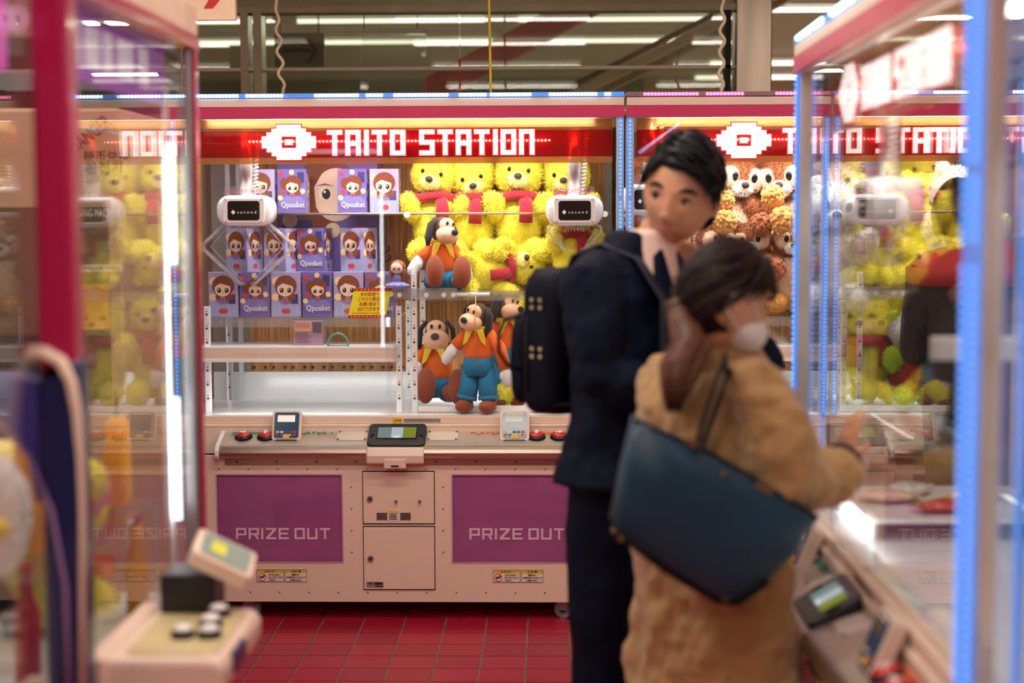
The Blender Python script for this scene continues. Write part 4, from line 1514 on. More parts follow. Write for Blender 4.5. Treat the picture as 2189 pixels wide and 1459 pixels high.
# curly pompoms
POM = [(1545, 428, 5.93, FURT, 'tan'), (1652, 420, 5.92, FURT, 'tan'), (1550, 474, 5.88, FURT, 'large tan'), (1628, 480, 5.90, FURB, 'dark brown'), (1672, 470, 5.87, FURT, 'golden'),
       (1655, 575, 5.86, FURB, 'dark brown')]
PL = ['tan curly pompom tail beside the suited person\'s ear', 'tan curly pompom tail below the right brown face', 'large tan curly pompom above the ponytailed hair, left of the trio',
      'dark brown curly pompom in the middle of the trio', 'golden curly pompom at the right of the trio', 'dark brown curly pompom right of the ponytailed head, lowest']
for i, (px, py, Y, mt, nm) in enumerate(POM):
    p = at(px, py, Y)
    b = MB()
    rad = 0.040 if i != 4 else 0.044
    b.ell((0, 0, 0), rad, 16, 10)
    for k in range(120):
        z = rnd.uniform(-1, 1)
        a = rnd.uniform(0, 6.28)
        q = math.sqrt(1 - z * z)
        b.ell((q * math.cos(a) * rad, q * math.sin(a) * rad, z * rad), 0.008, 6, 5)
    tag(b.build('pompom', mt, smooth=True, loc=p), PL[i], 'pompom', 'curly pompoms')

# ---- plush dogs
FELTK = M('dark_felt', (30, 28, 34), rough=0.85, sheen=0.2, var=0.05)
FELTD = M('cocoa_felt', (84, 54, 42), rough=0.85, sheen=0.2, var=0.05)
FELTT = M('tan_felt', (240, 196, 160), rough=0.85, sheen=0.2, var=0.03)
FELTO = M('orange_jersey', (240, 110, 24), rough=0.8, sheen=0.2, var=0.04)
FELTB = M('blue_twill', (26, 132, 182), rough=0.8, var=0.05, bump=0.15, bscale=90)
FELTS = M('rust_suede', (140, 66, 38), rough=0.9, sheen=0.2, var=0.06)
FELTW = M('white_felt', (236, 238, 242), rough=0.85, var=0.02)
FELTG = M('lime_felt', (176, 214, 30), rough=0.85, var=0.04)
FELTY = M('yellow_satin', (244, 214, 60), rough=0.5, var=0.04)


def make_dog(label, loc, rz, arms, legs, head_rot, lean=0.0, cap=False, torso_z=0.19, s=1.0):
    """generic floppy-eared plush dog; limbs given as point lists relative to the torso base"""
    t = thing('plush_dog', label, 'plush toy', loc, R(rz), 'plush dogs')
    t.scale = (s,) * 3
    t.rotation_euler = (R(lean), 0, R(rz))
    z = torso_z
    b = MB()
    b.loft([(0, 0, z - 0.005, 0.050, 0.040, 0), (0, 0, z + 0.03, 0.056, 0.045, 0), (0, 0, z + 0.07, 0.054, 0.043, 0), (0, 0, z + 0.105, 0.044, 0.036, 0), (0, 0, z + 0.125, 0.024, 0.024, 0)], 24)
    b.build('jumper', FELTO, t, smooth=True)
    for i, a in enumerate(arms):
        b = MB()
        b.tube(a[:-1], [0.022, 0.024, 0.024][:len(a) - 1] if len(a) > 3 else [0.021, 0.024], 14)
        sl = b.build('sleeve', FELTO, t, smooth=True)
        d = (Vector(a[-1]) - Vector(a[-2]))
        b = MB()
        b.tube([Vector(a[-2]) - d * 0.1, Vector(a[-2]) + d * 0.3, Vector(a[-2]) + d * 0.75, a[-1]], [0.018, 0.023, 0.022, 0.010], 14)
        b.ell(Vector(a[-2]) + d * 0.35 + Vector((0.014 * (1 if a[-1][0] < 0 else -1), -0.012, 0)), (0.010, 0.010, 0.016), 10, 8)
        b.build('mitten', FELTW, t, smooth=True)
    b = MB()
    b.loft([(0, 0, z - 0.055, 0.056, 0.046, 0), (0, 0, z - 0.02, 0.060, 0.050, 0), (0, 0, z + 0.012, 0.055, 0.045, 0)], 24)
    for lg in legs:
        b.tube(lg[:3], [0.034, 0.036, 0.036], 16)
        d = (Vector(lg[2]) - Vector(lg[1])).normalized()
        b.tube([Vector(lg[2]) - d * 0.016, Vector(lg[2])], [0.039, 0.039], 16)
    b.build('shorts', FELTB, t, smooth=True)
    for lg in legs:
        b = MB()
        b.tube(lg[2:], [0.024] + [0.030] * (len(lg) - 4) + [0.032], 14)
        b.ell(lg[-1], lg_foot(lg), 16, 10, T=foot_rot(lg))
        b.build('boot', FELTS, t, smooth=True)
    hd = MB().ell((0, 0, 0), (0.042, 0.042, 0.050), 20, 14).build('head', FELTD, t, smooth=True, loc=(0, -0.005, z + 0.168), rot=[R(a) for a in head_rot])
    b = MB()
    b.ell((0, -0.040, -0.018), (0.046, 0.042, 0.034), 20, 14)
    b.build('muzzle', FELTT, hd, smooth=True)
    b = MB()
    b.ell((0, -0.026, 0.018), (0.034, 0.022, 0.030), 16, 10)
    b.build('face', FELTT, hd, smooth=True)
    MB().ell((0, -0.082, -0.004), (0.015, 0.011, 0.012), 14, 8).build('nose', FELTK, hd, smooth=True)
    for sx in (-1, 1):
        MB().ell((sx * 0.014, -0.046, 0.026), (0.0055, 0.004, 0.008), 10, 8).build('eye', BGLOSS, hd, smooth=True)
        b = MB()
        b.tube([(sx * 0.034, 0.004, 0.040), (sx * 0.056, 0.0, 0.012), (sx * 0.060, -0.004, -0.04), (sx * 0.058, -0.006, -0.070)], [(0.007, 0.010), (0.009, 0.018), (0.009, 0.020), (0.004, 0.008)], 10, flat=(0, 1, 0))
        b.build('ear', FELTK, hd, smooth=True)
    if cap:
        b = MB()
        b.ell((0.004, 0.006, 0.060), (0.030, 0.030, 0.024), 16, 10).ell((0.010, 0.008, 0.084), (0.024, 0.024, 0.018), 14, 8)
        b.build('beanie', FELTG, hd, smooth=True)
    b = MB()
    b.tube([(0.040 * math.cos(a), 0.034 * math.sin(a), z + 0.122) for a in [i * 6.2832 / 20 for i in range(20)]], 0.010, 8, closed=True)
    for sx in (-1, 1):
        b.prism([(sx * 0.006, z + 0.120), (sx * 0.034, z + 0.118), (sx * 0.045, z + 0.060), (sx * 0.026, z + 0.075)], -0.058, -0.050)
    b.build('neckerchief', FELTY, t, bevel=0.002)
    return t


def lg_foot(lg):
    return (0.034, 0.036, 0.062) if len(lg) > 4 else (0.032, 0.050, 0.026)


def foot_rot(lg):
    p_ = Vector(lg[-1])
    if len(lg) > 4:   # sole towards the viewer
        return Matrix.Translation(p_) @ Matrix.Rotation(R(-14), 4, 'X') @ Matrix.Translation(-p_)
    return Matrix.Translation(Vector((0, -0.018, 0)))


# hanging one in front
make_dog('plush dog hanging in front, arms down, orange jumper and blue shorts', W1(0.292, 0.215, 0.737), -14,
         [[(-0.040, -0.006, 0.300), (-0.085, -0.02, 0.250), (-0.128, -0.03, 0.185)], [(0.040, -0.006, 0.300), (0.085, -0.01, 0.245), (0.110, -0.02, 0.165), (0.122, -0.02, 0.100)]],
         [[(-0.030, 0, 0.165), (-0.036, -0.004, 0.10), (-0.046, -0.006, 0.050), (-0.050, -0.010, 0.026)], [(0.030, 0, 0.165), (0.036, -0.004, 0.10), (0.040, -0.006, 0.050), (0.042, -0.010, 0.026)]],
         (6, 14, -22), cap=False, torso_z=0.195)
# seated one on the clear shelf
make_dog('plush dog seated on the clear shelf with rust soles forward, above the hanging one', W1(0.150, 0.315, 1.192), 8,
         [[(-0.040, 0, 0.160), (-0.085, -0.02, 0.120), (-0.125, -0.04, 0.060)], [(0.040, 0, 0.160), (0.080, -0.03, 0.105), (0.095, -0.06, 0.035)]],
         [[(-0.025, 0, 0.045), (-0.034, -0.035, 0.040), (-0.036, -0.060, 0.036), (-0.036, -0.085, 0.036), (-0.034, -0.105, 0.075)],
          [(0.025, 0, 0.045), (0.040, -0.035, 0.040), (0.050, -0.060, 0.036), (0.060, -0.085, 0.036), (0.068, -0.105, 0.072)]],
         (4, 10, 34), cap=False, torso_z=0.060)
# seated at the back left of the bottom compartment
make_dog('plush dog seated low at left beside the white post, legs crossed forward', W1(0.120, 0.44, 0.737), -6,
         [[(-0.040, 0, 0.200), (-0.07, -0.03, 0.150), (-0.06, -0.07, 0.11)], [(0.040, 0, 0.200), (0.095, 0.0, 0.215), (0.150, -0.01, 0.245)]],
         [[(-0.025, 0, 0.060), (-0.034, -0.035, 0.058), (-0.036, -0.060, 0.056), (-0.030, -0.085, 0.050), (-0.020, -0.110, 0.080)],
          [(0.025, 0, 0.060), (0.040, -0.035, 0.058), (0.050, -0.060, 0.056), (0.060, -0.085, 0.050), (0.090, -0.105, 0.078)]],
         (2, 0, 6), cap=False, torso_z=0.085, s=1.12)
# one behind at the right
make_dog('plush dog standing behind the hanging one, leaning to the right', W1(0.385, 0.40, 0.737), 20,
         [[(-0.040, 0, 0.320), (-0.085, -0.01, 0.26), (-0.10, -0.02, 0.18)], [(0.040, 0, 0.320), (0.085, -0.01, 0.27), (0.10, -0.02, 0.19)]],
         [[(-0.030, 0, 0.185), (-0.034, 0, 0.11), (-0.036, 0, 0.055), (-0.038, -0.010, 0.026)], [(0.030, 0, 0.185), (0.034, 0, 0.11), (0.036, 0, 0.055), (0.038, -0.010, 0.026)]],
         (0, 16, 30), cap=False, torso_z=0.215)
# cord that holds the hanging one
b = MB()
b.tube([W1(0.285, 0.170, 1.178), W1(0.282, 0.135, 1.06), W1(0.292, 0.135, 0.93)], 0.0022, 6)
tag(b.build('elastic_cord', M('tan_cord', (206, 150, 80), rough=0.6), smooth=True), 'tan elastic cord hanging down in front of the plush dog', 'cord')

# ---- claw cranes
CLAWM = glass('claw_acrylic', (0.95, 0.97, 0.98), r0=0.10, haze=0.22)


def make_crane(label, loc, rz, wide):
    t = thing('claw_crane', label, 'claw crane', loc, rz, 'claw cranes')
    prof = rrect(-0.108, 0.108, -0.058, 0.058, 0.050, 8)
    b = MB()
    rings = []
    for y, k in ((-0.062, 0.86), (-0.056, 0.95), (-0.035, 1.0), (0.035, 1.0), (0.056, 0.95), (0.062, 0.86)):
        rings.append([(x * k + (0 if abs(k) == 1 else 0), y, z * (k * 0.6 + 0.4) if False else z * k) for x, z in prof])
    n = len(prof)
    v = [p_ for r_ in rings for p_ in r_]
    f = [(i * n + j, i * n + (j + 1) % n, (i + 1) * n + (j + 1) % n, (i + 1) * n + j) for i in range(len(rings) - 1) for j in range(n)]
    f += [tuple(range(n)), tuple(range((len(rings)) * n - 1, (len(rings) - 1) * n - 1, -1))]
    b.add(v, f)
    b.build('crane_body', M('crane_white', (238, 236, 240), rough=0.15, coat=0.5, var=0.01), t, smooth=True)
    MB().prism(rrect(-0.078, 0.078, -0.046, 0.046, 0.012), -0.066, -0.060).build('face_ring', WHITE, t, bevel=0.002)
    fc = MB().prism(rrect(-0.060, 0.060, -0.036, 0.036, 0.010), -0.0675, -0.066).build('face_screen', BGLOSS, t)
    b = MB()
    text(b, 's e c o n d', 0.012, -0.006, 0.070, 0.010, -0.0682)
    b.prism([(-0.047, -0.006), (-0.039, 0.003), (-0.031, -0.006), (-0.039, -0.015)], -0.0685, -0.0675)
    b.build('lettering', M('screen_text', (196, 190, 180), rough=0.4, emit=(190, 186, 176), estr=0.5), fc)
    b = MB()
    for sx in (-1, 1):
        for sz in (-1, 1):
            b.tube([(sx * 0.062, -0.0665, sz * 0.038), (sx * 0.072, -0.0665, sz * 0.045)], 0.0013, 5)
    split(b.build('accent_line', PINK, t))
    MB().cyl((0, 0, 0.05), (0, 0, 0.325), 0.026, 0.027, 20).build('pole', M('pole_silver', (214, 212, 208), rough=0.25, metal=0.6), t, smooth=True)
    b = MB()
    b.tube([(0.030 + 0.018 * (i / 90) + 0.008 * math.cos(i * 1.4), 0.012 * math.sin(i * 1.4), 0.055 + i * 0.003) for i in range(90)], 0.0035, 6)
    b.build('coil_cable', WHITE, t, smooth=True)
    pl = MB().prism(rrect(-0.078, 0.078, 0.050, 0.092, 0.014), -0.046, -0.043).build('name_plate', ACRYL, t)
    b = MB()
    text(b, 'UFO CATCHER 9', 0.0, 0.072, 0.132, 0.015, -0.0468)
    b.build('lettering', M('plate_pink', (206, 90, 130), rough=0.4), pl)
    b = MB()
    b.cyl((0, 0, -0.055), (0, 0, -0.066), 0.040, 0.034, 24)
    for i in range(20):
        a = i * math.pi / 10
        b.tube([(0.032 * math.cos(a), 0.032 * math.sin(a), -0.062), (0.040 * math.cos(a), 0.040 * math.sin(a), -0.078)], 0.0022, 5)
    b.build('spring_ring', ACRYL2, t)
    for s in (-1, 1):
        P = [(-0.085, -0.052), (-0.170, -0.135), (-0.024, -0.278)] if wide else [(-0.078, -0.052), (-0.100, -0.072), (-0.036, -0.148)]
        b = MB()
        for yy in (-0.016, 0.016):
            b.tube([(-s * P[0][0], yy, P[0][1]), (-s * P[1][0] * 0.985, yy, P[1][1] + 0.01), (-s * P[1][0], yy, P[1][1]), (-s * P[1][0] * 0.975, yy, P[1][1] - 0.012), (-s * P[2][0], yy, P[2][1])],
                   [(0.0055, 0.0035)] * 5, 8, flat=(0, 1, 0))
        k = 0.78
        Q = [(P[0][0] * 0.8, P[0][1]), (P[1][0] * 0.82, P[1][1]), (P[2][0], P[2][1] * 0.94)]
        b.tube([(-s * Q[0][0], 0, Q[0][1]), (-s * Q[1][0], 0, Q[1][1]), (-s * Q[2][0], 0, Q[2][1])], 0.003, 6)
        for u_ in (0.15, 0.5, 0.85):
            x = P[1][0] + (P[2][0] - P[1][0]) * u_
            z = P[1][1] + (P[2][1] - P[1][1]) * u_
            b.cyl((-s * x, -0.016, z), (-s * x, 0.016, z), 0.003, n=6)
        c = b.build('claw_arm', CLAWM, t, smooth=True)
        MB().box(-s * P[2][0] - 0.012, -s * P[2][0] + 0.012, -0.018, 0.018, P[2][1] - 0.004, P[2][1] + 0.010).build('claw_tip', ACRYL2, c, bevel=0.002)
    return t


make_crane('white claw crane with wide open clear arms before the figure boxes', W1(-0.583, 0.28, 1.495), 0, True)
make_crane('white claw crane with folded clear arms before the yellow bears', W1(0.652, 0.28, 1.491), 0, False)
make_crane('white claw crane left of the suited person\'s cheek, in the right-hand machine', W2(-0.735, 0.25, 1.53), 0, False)
p = at(1885, 452, 3.7)
make_crane('white claw crane inside the side-on machine, above the reaching hand', (max(p.x, 0.80), 3.72, 1.50), R(-90), False)

# ================================================================== left-hand machine (front along the aisle, facing +x)
CRIMS = M('crimson_lacquer', (168, 6, 72), rough=0.25, coat=0.4, var=0.04, vscale=3)
NAVYL = M('navy_lacquer', (8, 22, 84), rough=0.3, coat=0.3, var=0.06, vscale=3)
BLUEL = M('blue_panel', (70, 64, 158), rough=0.35, var=0.06, vscale=3)
LX = -0.815
lm = thing('crane_game', 'crimson framed crane game with white lamp tubes and button shelf beside the aisle', 'crane game', (LX, 3.1, 0))


def L_(x, y, z):
    return (x - LX, y - 3.1, z)


def lbox(b, x0, x1, y0, y1, z0, z1, mi=0):
    return b.box(x0 - LX, x1 - LX, y0 - 3.1, y1 - 3.1, z0, z1, mi)


lbox(MB(), -1.74, LX, 2.60, 3.58, 0.07, 0.56).build('lower_cabinet', SHELL, lm, bevel=0.006)
lbox(MB(), -0.835, -0.785, 2.60, 3.58, 0.56, 0.622).build('glass_rail', SHELL, lm, bevel=0.006)
lbox(MB(), -0.783, -0.778, 2.62, 3.56, 0.575, 0.583).build('rail_groove', DSTEEL, lm)
lbox(MB(), LX - 0.004, LX + 0.002, 2.63, 3.53, 0.622, 1.845).build('front_glass', SIDEGLASS, lm)
lbox(MB(), -1.70, -0.84, 3.565, 3.571, 0.56, 1.845).build('end_glass', GLASS, lm)
lbox(MB(), -0.838, -0.806, 3.525, 3.580, 0.56, 1.86).build('far_post', DSTEEL, lm, bevel=0.006)
lbox(MB(), -0.808, -0.800, 3.55, 3.585, 0.70, 1.86).build('far_post_trim', CRIMS, lm, bevel=0.003)
lbox(MB(), -0.86, -0.795, 2.55, 3.59, 1.845, 1.875).build('header_edge', CRIMS, lm, bevel=0.006)
lbox(MB(), -0.87, -0.80, 2.55, 3.59, 1.875, 1.95).build('header', M('header_cream', (224, 190, 170), rough=0.4), lm, bevel=0.008)
lbox(MB(), -1.74, -0.87, 2.55, 3.59, 1.88, 1.95).build('roof', SHELL, lm)
lbox(MB(), -1.74, -1.70, 2.60, 3.58, 0.56, 1.88).build('back_panel', M('lm_back', (120, 118, 112), rough=0.6), lm)
lbox(MB(), -1.70, -0.84, 2.60, 3.56, 0.56, 0.60).build('prize_floor', INNER, lm)
# lit sign board under the roof
sb = lbox(MB(), -0.856, -0.850, 2.66, 3.48, 1.715, 1.843).build('sign_board', M('violet_sign', (170, 80, 190), rough=0.4, emit=(180, 90, 210), estr=0.22), lm)
b = MB()
for i, (y0, y1, z0, z1) in enumerate(((2.78, 2.84, 1.745, 1.82), (2.87, 2.96, 1.745, 1.82), (2.99, 3.05, 1.745, 1.82), (3.09, 3.20, 1.745, 1.82), (3.25, 3.32, 1.745, 1.82))):
    lbox(b, -0.850, -0.847, y0, y1, z0, z1)
o_ = b.build('sign_block', M('sign_pale', (236, 220, 240), rough=0.4, emit=(236, 220, 240), estr=0.35), sb)
split(o_)
# lamp tubes at the far end
for z0, z1 in ((1.365, 1.63), (0.795, 1.07)):
    MB().cyl(L_(-0.833, 3.44, z0), L_(-0.833, 3.44, z1), 0.0105, n=14).build('lamp_tube', E_('lm_tube', (225, 235, 255), 4.0), lm, smooth=True)
lbox(MB(), -0.846, -0.838, 3.425, 3.455, 0.66, 1.75).build('lamp_holder', WHITE, lm)
o = area('crane_game_light', (-0.86, 3.40, 1.2), 0.05, 0.8, 1.6, (0.9, 0.94, 1.0), (R(90), 0, R(-60)))
o = area('crane_game_light', (-1.2, 3.1, 1.82), 0.6, 0.6, 2.6, (1.0, 0.94, 0.92))  # added under the roof to brighten the interior, no fixture here
# button shelf and card reader
b = MB()
b.prism([(-0.79, 0.712), (-0.575, 0.712), (-0.560, 0.695), (-0.562, 0.66), (-0.580, 0.63), (-0.625, 0.59), (-0.70, 0.54), (-0.79, 0.50)], 2.62, 2.98, T=Matrix.Translation((-LX, -3.1, 0)))
b.build('button_shelf', SHELL, lm, bevel=0.012)
lbox(MB(), -0.80, -0.76, 2.60, 3.0, 0.40, 0.72).build('shelf_bracket', SHELL, lm, bevel=0.01)
b = MB()
b.prism(rrect(-0.74, -0.580, 2.64, 2.95, 0.03, 5), 0.712, 0.715, plane='xy', T=Matrix.Translation((-LX, -3.1, 0)))
b.build('button_plate', M('plate_gold', (206, 190, 140), rough=0.35), lm)
for x, y in ((-0.630, 2.91), (-0.628, 2.83), (-0.662, 2.755), (-0.614, 2.755)):
    d = MB().cyl(L_(x, y, 0.715), L_(x, y, 0.728), 0.0225, 0.021, 20).build('push_button', BLACK, lm)
    MB().ell(L_(x, y, 0.729), (0.018, 0.018, 0.009), 18, 8).build('button_cap', WHITE, d, smooth=True)
b = MB()
lbox(b, -0.568, -0.556, 2.70, 2.80, 0.665, 0.700)
b.build('blue_sticker', NAVYL, lm)
TR = Matrix.Translation(L_(-0.632, 2.96, 0.812)) @ Euler((R(18), R(28), R(12))).to_matrix().to_4x4()
d = MB().prism(rrect(-0.062, 0.062, -0.05, 0.05, 0.012), -0.016, 0.016, plane='xy', T=TR).build('card_reader', M('reader_beige', (236, 214, 196)), lm, bevel=0.004)
MB().prism(rrect(-0.050, 0.050, -0.040, 0.040, 0.008), 0.016, 0.018, plane='xy', T=TR).build('reader_face', M('reader_pale', (150, 168, 160), rough=0.15), d)
MB().box(-0.03, 0.0, -0.02, 0.02, 0.018, 0.0186, T=TR).build('reader_label', M('reader_yellow', (226, 226, 60), rough=0.4), d)
b = MB()
lbox(b, -0.745, -0.640, 2.92, 3.02, 0.712, 0.79)
b.build('reader_base', BLACK, lm, bevel=0.006)
TR = Matrix.Translation(L_(-0.67, 2.50, 0.70)) @ Euler((R(10), R(30), R(10))).to_matrix().to_4x4()

# near post and nearest machine of the left row
nm = thing('crane_game', 'crane game nearest the viewer with crimson post, navy base and cream trim', 'crane game', (LX, 2.0, 0))


def N_(px, py, Y):
    p_ = at(px, py, Y)
    return (p_.x - LX, p_.y - 2.0, p_.z)


a, b_ = N_(78, 700, 2.50), N_(158, 700, 2.50)
MB().box(a[0], b_[0], 0.50, 0.565, 1.20, 2.05).build('crimson_post', CRIMS, nm, bevel=0.012, segs=3)
MB().box(a[0], b_[0] + 0.006, 0.50, 0.565, 0.07, 1.24).build('navy_base', NAVYL, nm, bevel=0.012, segs=3)
b = MB()
b.tube([N_(px, py, 2.488) for px, py in ((60, 750), (95, 752), (130, 772), (152, 815), (164, 880), (172, 980), (176, 1100), (176, 1500))], [(0.013, 0.010)] * 3 + [(0.011, 0.009), (0.008, 0.008), (0.005, 0.006), (0.004, 0.005), (0.004, 0.005)], 10)
b.build('cream_trim', SHELL, nm, smooth=True)
b = MB()
b.prism([(N_(px, py, 2.50)[0], N_(px, py, 2.50)[2]) for px, py in ((-60, 800), (20, 800), (78, 815), (78, 1080), (55, 980), (0, 900), (-60, 880))], 0.50, 0.56)
b.build('blue_panel', BLUEL, nm, bevel=0.004)
b = MB()
b.tube([N_(px, py, 2.488) for px, py in ((-60, 885), (0, 905), (60, 975), (110, 1090), (140, 1250), (150, 1500))], 0.004, 8)
b.build('lilac_line', M('lilac_line', (150, 120, 170), rough=0.4), nm, smooth=True)
MB().box(-1.0, 0.015, -0.6, 0.56, 2.05, 2.12).build('roof', SHELL, nm)
MB().box(-0.95, -0.06, -0.6, 0.50, 0.07, 0.70).build('lower_cabinet', SHELL, nm)
MB().box(-0.003, 0.003, -0.55, 0.49, 0.70, 2.05).build('front_glass', GLASS, nm)
MB().box(-0.06, 0.0, -0.62, 0.56, 0.62, 0.70).build('glass_rail', SHELL, nm)
q = MB().box(-0.45, -0.04, 0.46, 0.475, 1.70, 1.98).build('neon_sign', M('neon_pink', (226, 90, 190), rough=0.4, emit=(230, 110, 200), estr=0.5), nm)
b = MB()
for px in (12, 38):
    b.tube([N_(px + 15 * math.cos(R(t_)), 40 + 22 * math.sin(R(t_)), 2.455) for t_ in range(0, 360, 30)], 0.0016, 6, closed=True)
o_ = b.build('neon_line', M('neon_line', (250, 190, 240), rough=0.4, emit=(250, 190, 240), estr=0.8), q)

split(o_)
# coin changer standing beyond the left-hand machine
CY_ = 4.45
cm = thing('coin_changer', 'beige coin changer with dark lettering behind the crimson framed crane game', 'coin changer', (-1.62, CY_, 0))
MB().box(-0.40, 0.40, 0, 0.5, 0, 1.78).build('cabinet', M('changer_beige', (204, 178, 146), rough=0.45, var=0.02), cm, bevel=0.01)
MB().box(-0.36, 0.36, -0.006, 0, 0.95, 1.50).build('front_panel', M('changer_olive', (112, 104, 84), rough=0.4), cm)
MB().box(-0.32, 0.25, -0.012, -0.006, 0.10, 0.85).build('lower_door', M('changer_dark', (46, 50, 52), rough=0.3), cm)
for k in range(5):
    MB().box(-0.30, 0.36, -0.016, -0.012, 0.16 + k * 0.135, 0.23 + k * 0.135).build('coin_tray', M('changer_red' if k % 2 else 'changer_orange', (206, 40, 44) if k % 2 else (226, 130, 40), rough=0.4), cm)


def ctext(s_, px, py, wpx, hpx, mat, rot=0.0, y=-0.010, vert=False):
    p_ = at(px, py, CY_)
    k = CY_ / F_PX
    b = MB()
    T = Matrix.Translation((p_.x + 1.62, y, p_.z)) @ Matrix.Rotation(R(rot), 4, 'Y')
    text(b, s_, 0, 0, wpx * k, hpx * k, 0, T=T)
    return b.build('lettering', mat, cm)


ctext('CHANGER', 186, 292, 120, 30, INK, -38, -0.0025)
ctext('硬币兑换', 228, 334, 98, 24, INK, 0, -0.0025)
ctext('환전기', 222, 358, 78, 24, INK, 0, -0.0025)
ctext('1,000 → 100 × 10', 226, 382, 88, 14, PAPER)
ctext('TAITO STATION', 200, 421, 84, 12, PAPER)
ctext('CHANGING MACHINE', 196, 455, 130, 18, PAPER)
MB().box(0.27, 0.36, -0.009, -0.006, 1.15, 1.28).build('notice', M('notice_orange', (226, 170, 90), rough=0.5), cm)
ctext('当店からのお願い', 300, 450, 70, 14, PAPER)
ctext('タッチパネルを押してください。', 215, 573, 90, 10, INK, 0, -0.0085)
p_ = at(215, 573, CY_)
MB().box(p_.x + 1.62 - 0.07, p_.x + 1.62 + 0.065, -0.0082, -0.006, p_.z - 0.010, p_.z + 0.010).build('notice', PAPER, cm)
# dark banner with vertical lettering
p_ = at(58, 1085, 3.3)
t = thing('banner', 'dark banner with pale vertical lettering, low at the left edge', 'banner', (p_.x, 3.3, 0.601))
MB().box(-0.20, 0.035, 0, 0.01, 0, 0.62).build('cloth', M('banner_dark', (44, 56, 58), rough=0.6), t)
b = MB()
text(b, 'CHANGE', 0, 0, 0.30, 0.040, -0.001, T=Matrix.Translation((0.0, -0.001, p_.z - 0.601)) @ Matrix.Rotation(R(90), 4, 'Y'))
b.build('lettering', PAPER, t)

# toys inside the left machine
def fluff_thing(name, label, loc, r_, mat, strands=700, cat='plush toy', extra=None):
    t = thing(name, label, cat, loc)
    b = MB()
    fluffy(b, (0, 0, r_[2]), r_, strands, 0.012)
    b.build('body', mat, t, smooth=True)
    if extra:
        extra(t)
    return t


def bolster(label, loc, h, r_, mat):
    t = thing('bolster_plush', label, 'plush toy', loc)
    b = MB()
    b.tube([(0, 0, 0.0), (0, 0, 0.015), (0, 0, h * 0.5), (0, 0, h - 0.015), (0, 0, h)], [r_ * 0.6, r_, r_ * 1.05, r_, r_ * 0.5], 16)
    b.build('body', mat, t, smooth=True)
    b = MB()
    b.tube([(0, 0, h), (0, 0, h + 0.06)], 0.003, 6)
    b.build('loop', RUBBER, t)
    return t


pp = at(195, 830, 3.0)
place(bear, (-1.10, 3.30, 0.601), (0, 0, 60), 0.9, 'yellow plush bear standing low inside the left machine', group=GB)
place(bear, (-1.28, 3.02, 0.601), (0, 0, 60), 1.0, 'white plush bear at the far left edge, behind the banner lettering',
      recol=dict(body=FURW, head=FURW, ear=FURW, muzzle=FURW, arm=FURW, leg=FURW), group=GB)


def ribbon(t):
    b = MB()
    fluffy(b, (0.05, -0.04, 0.10), (0.06, 0.05, 0.05), 400)
    b.build('yellow_patch', FURY, t, smooth=True)


# clear stand inside that carries the upper toys
st = thing('display_stand', 'clear stand carrying plush toys inside the left machine', 'shelf', (-1.05, 3.12, 0.601))
MB().box(-0.20, 0.16, -0.40, 0.40, 0.22, 0.228).build('clear_shelf', ACRYL, st)
for x in (-0.19, 0.15):
    for y in (-0.39, 0.39):
        MB().cyl((x, y, 0), (x, y, 0.22), 0.006, n=8).build('leg', ACRYL2, st)
fluff_thing('cushion_plush', 'pink and yellow fluffy cushion behind the left machine glass', (-1.02, 3.20, 0.83), (0.10, 0.12, 0.075), FURP, 1200, extra=ribbon)
bolster('orange bolster plush standing behind the crimson post', (-0.985, 2.93, 0.83), 0.22, 0.035, FURO)
bolster('golden bolster plush by the far lamp of the left machine', (-0.96, 3.42, 0.83), 0.20, 0.028, FURO)
fluff_thing('round_plush', 'pale yellow round plush between the two bolsters', (-1.10, 3.05, 0.83), (0.09, 0.09, 0.10), FURC, 900)
fluff_thing('round_plush', 'white round plush at the far left edge with yellow beak', (-1.00, 2.74, 0.83), (0.07, 0.07, 0.11), FURW, 900,
            extra=lambda t: MB().ell((0.03, -0.075, 0.10), (0.03, 0.03, 0.02), 12, 8).build('beak', M('beak_yellow', (248, 210, 20), rough=0.6), t, smooth=True))
GOLDB = M('gold_bottle', (226, 160, 30), rough=0.35)
for i, (x, y, mt, h, lb) in enumerate(((-0.93, 2.98, GOLDB, 0.20, 'golden toy bottle low in the left machine, nearer one'), (-0.90, 3.34, GOLDB, 0.22, 'golden toy bottle low in the left machine, by the lamp'),
                                       (-0.96, 2.80, M('red_bottle', (170, 20, 40), rough=0.35), 0.24, 'dark red toy bottle behind the button shelf'))):
    t = thing('toy_bottle', lb, 'toy', (x, y, 0.601), group='toy bottles')
    b = MB()
    b.tube([(0, 0, 0), (0, 0, h * 0.6), (0, 0, h * 0.75), (0, 0, h * 0.95)], [0.024, 0.024, 0.012, 0.011], 14)
    b.build('bottle', mt, t, smooth=True)
    MB().cyl((0, 0, h * 0.95), (0, 0, h), 0.013, n=12).build('cap', REDP, t)
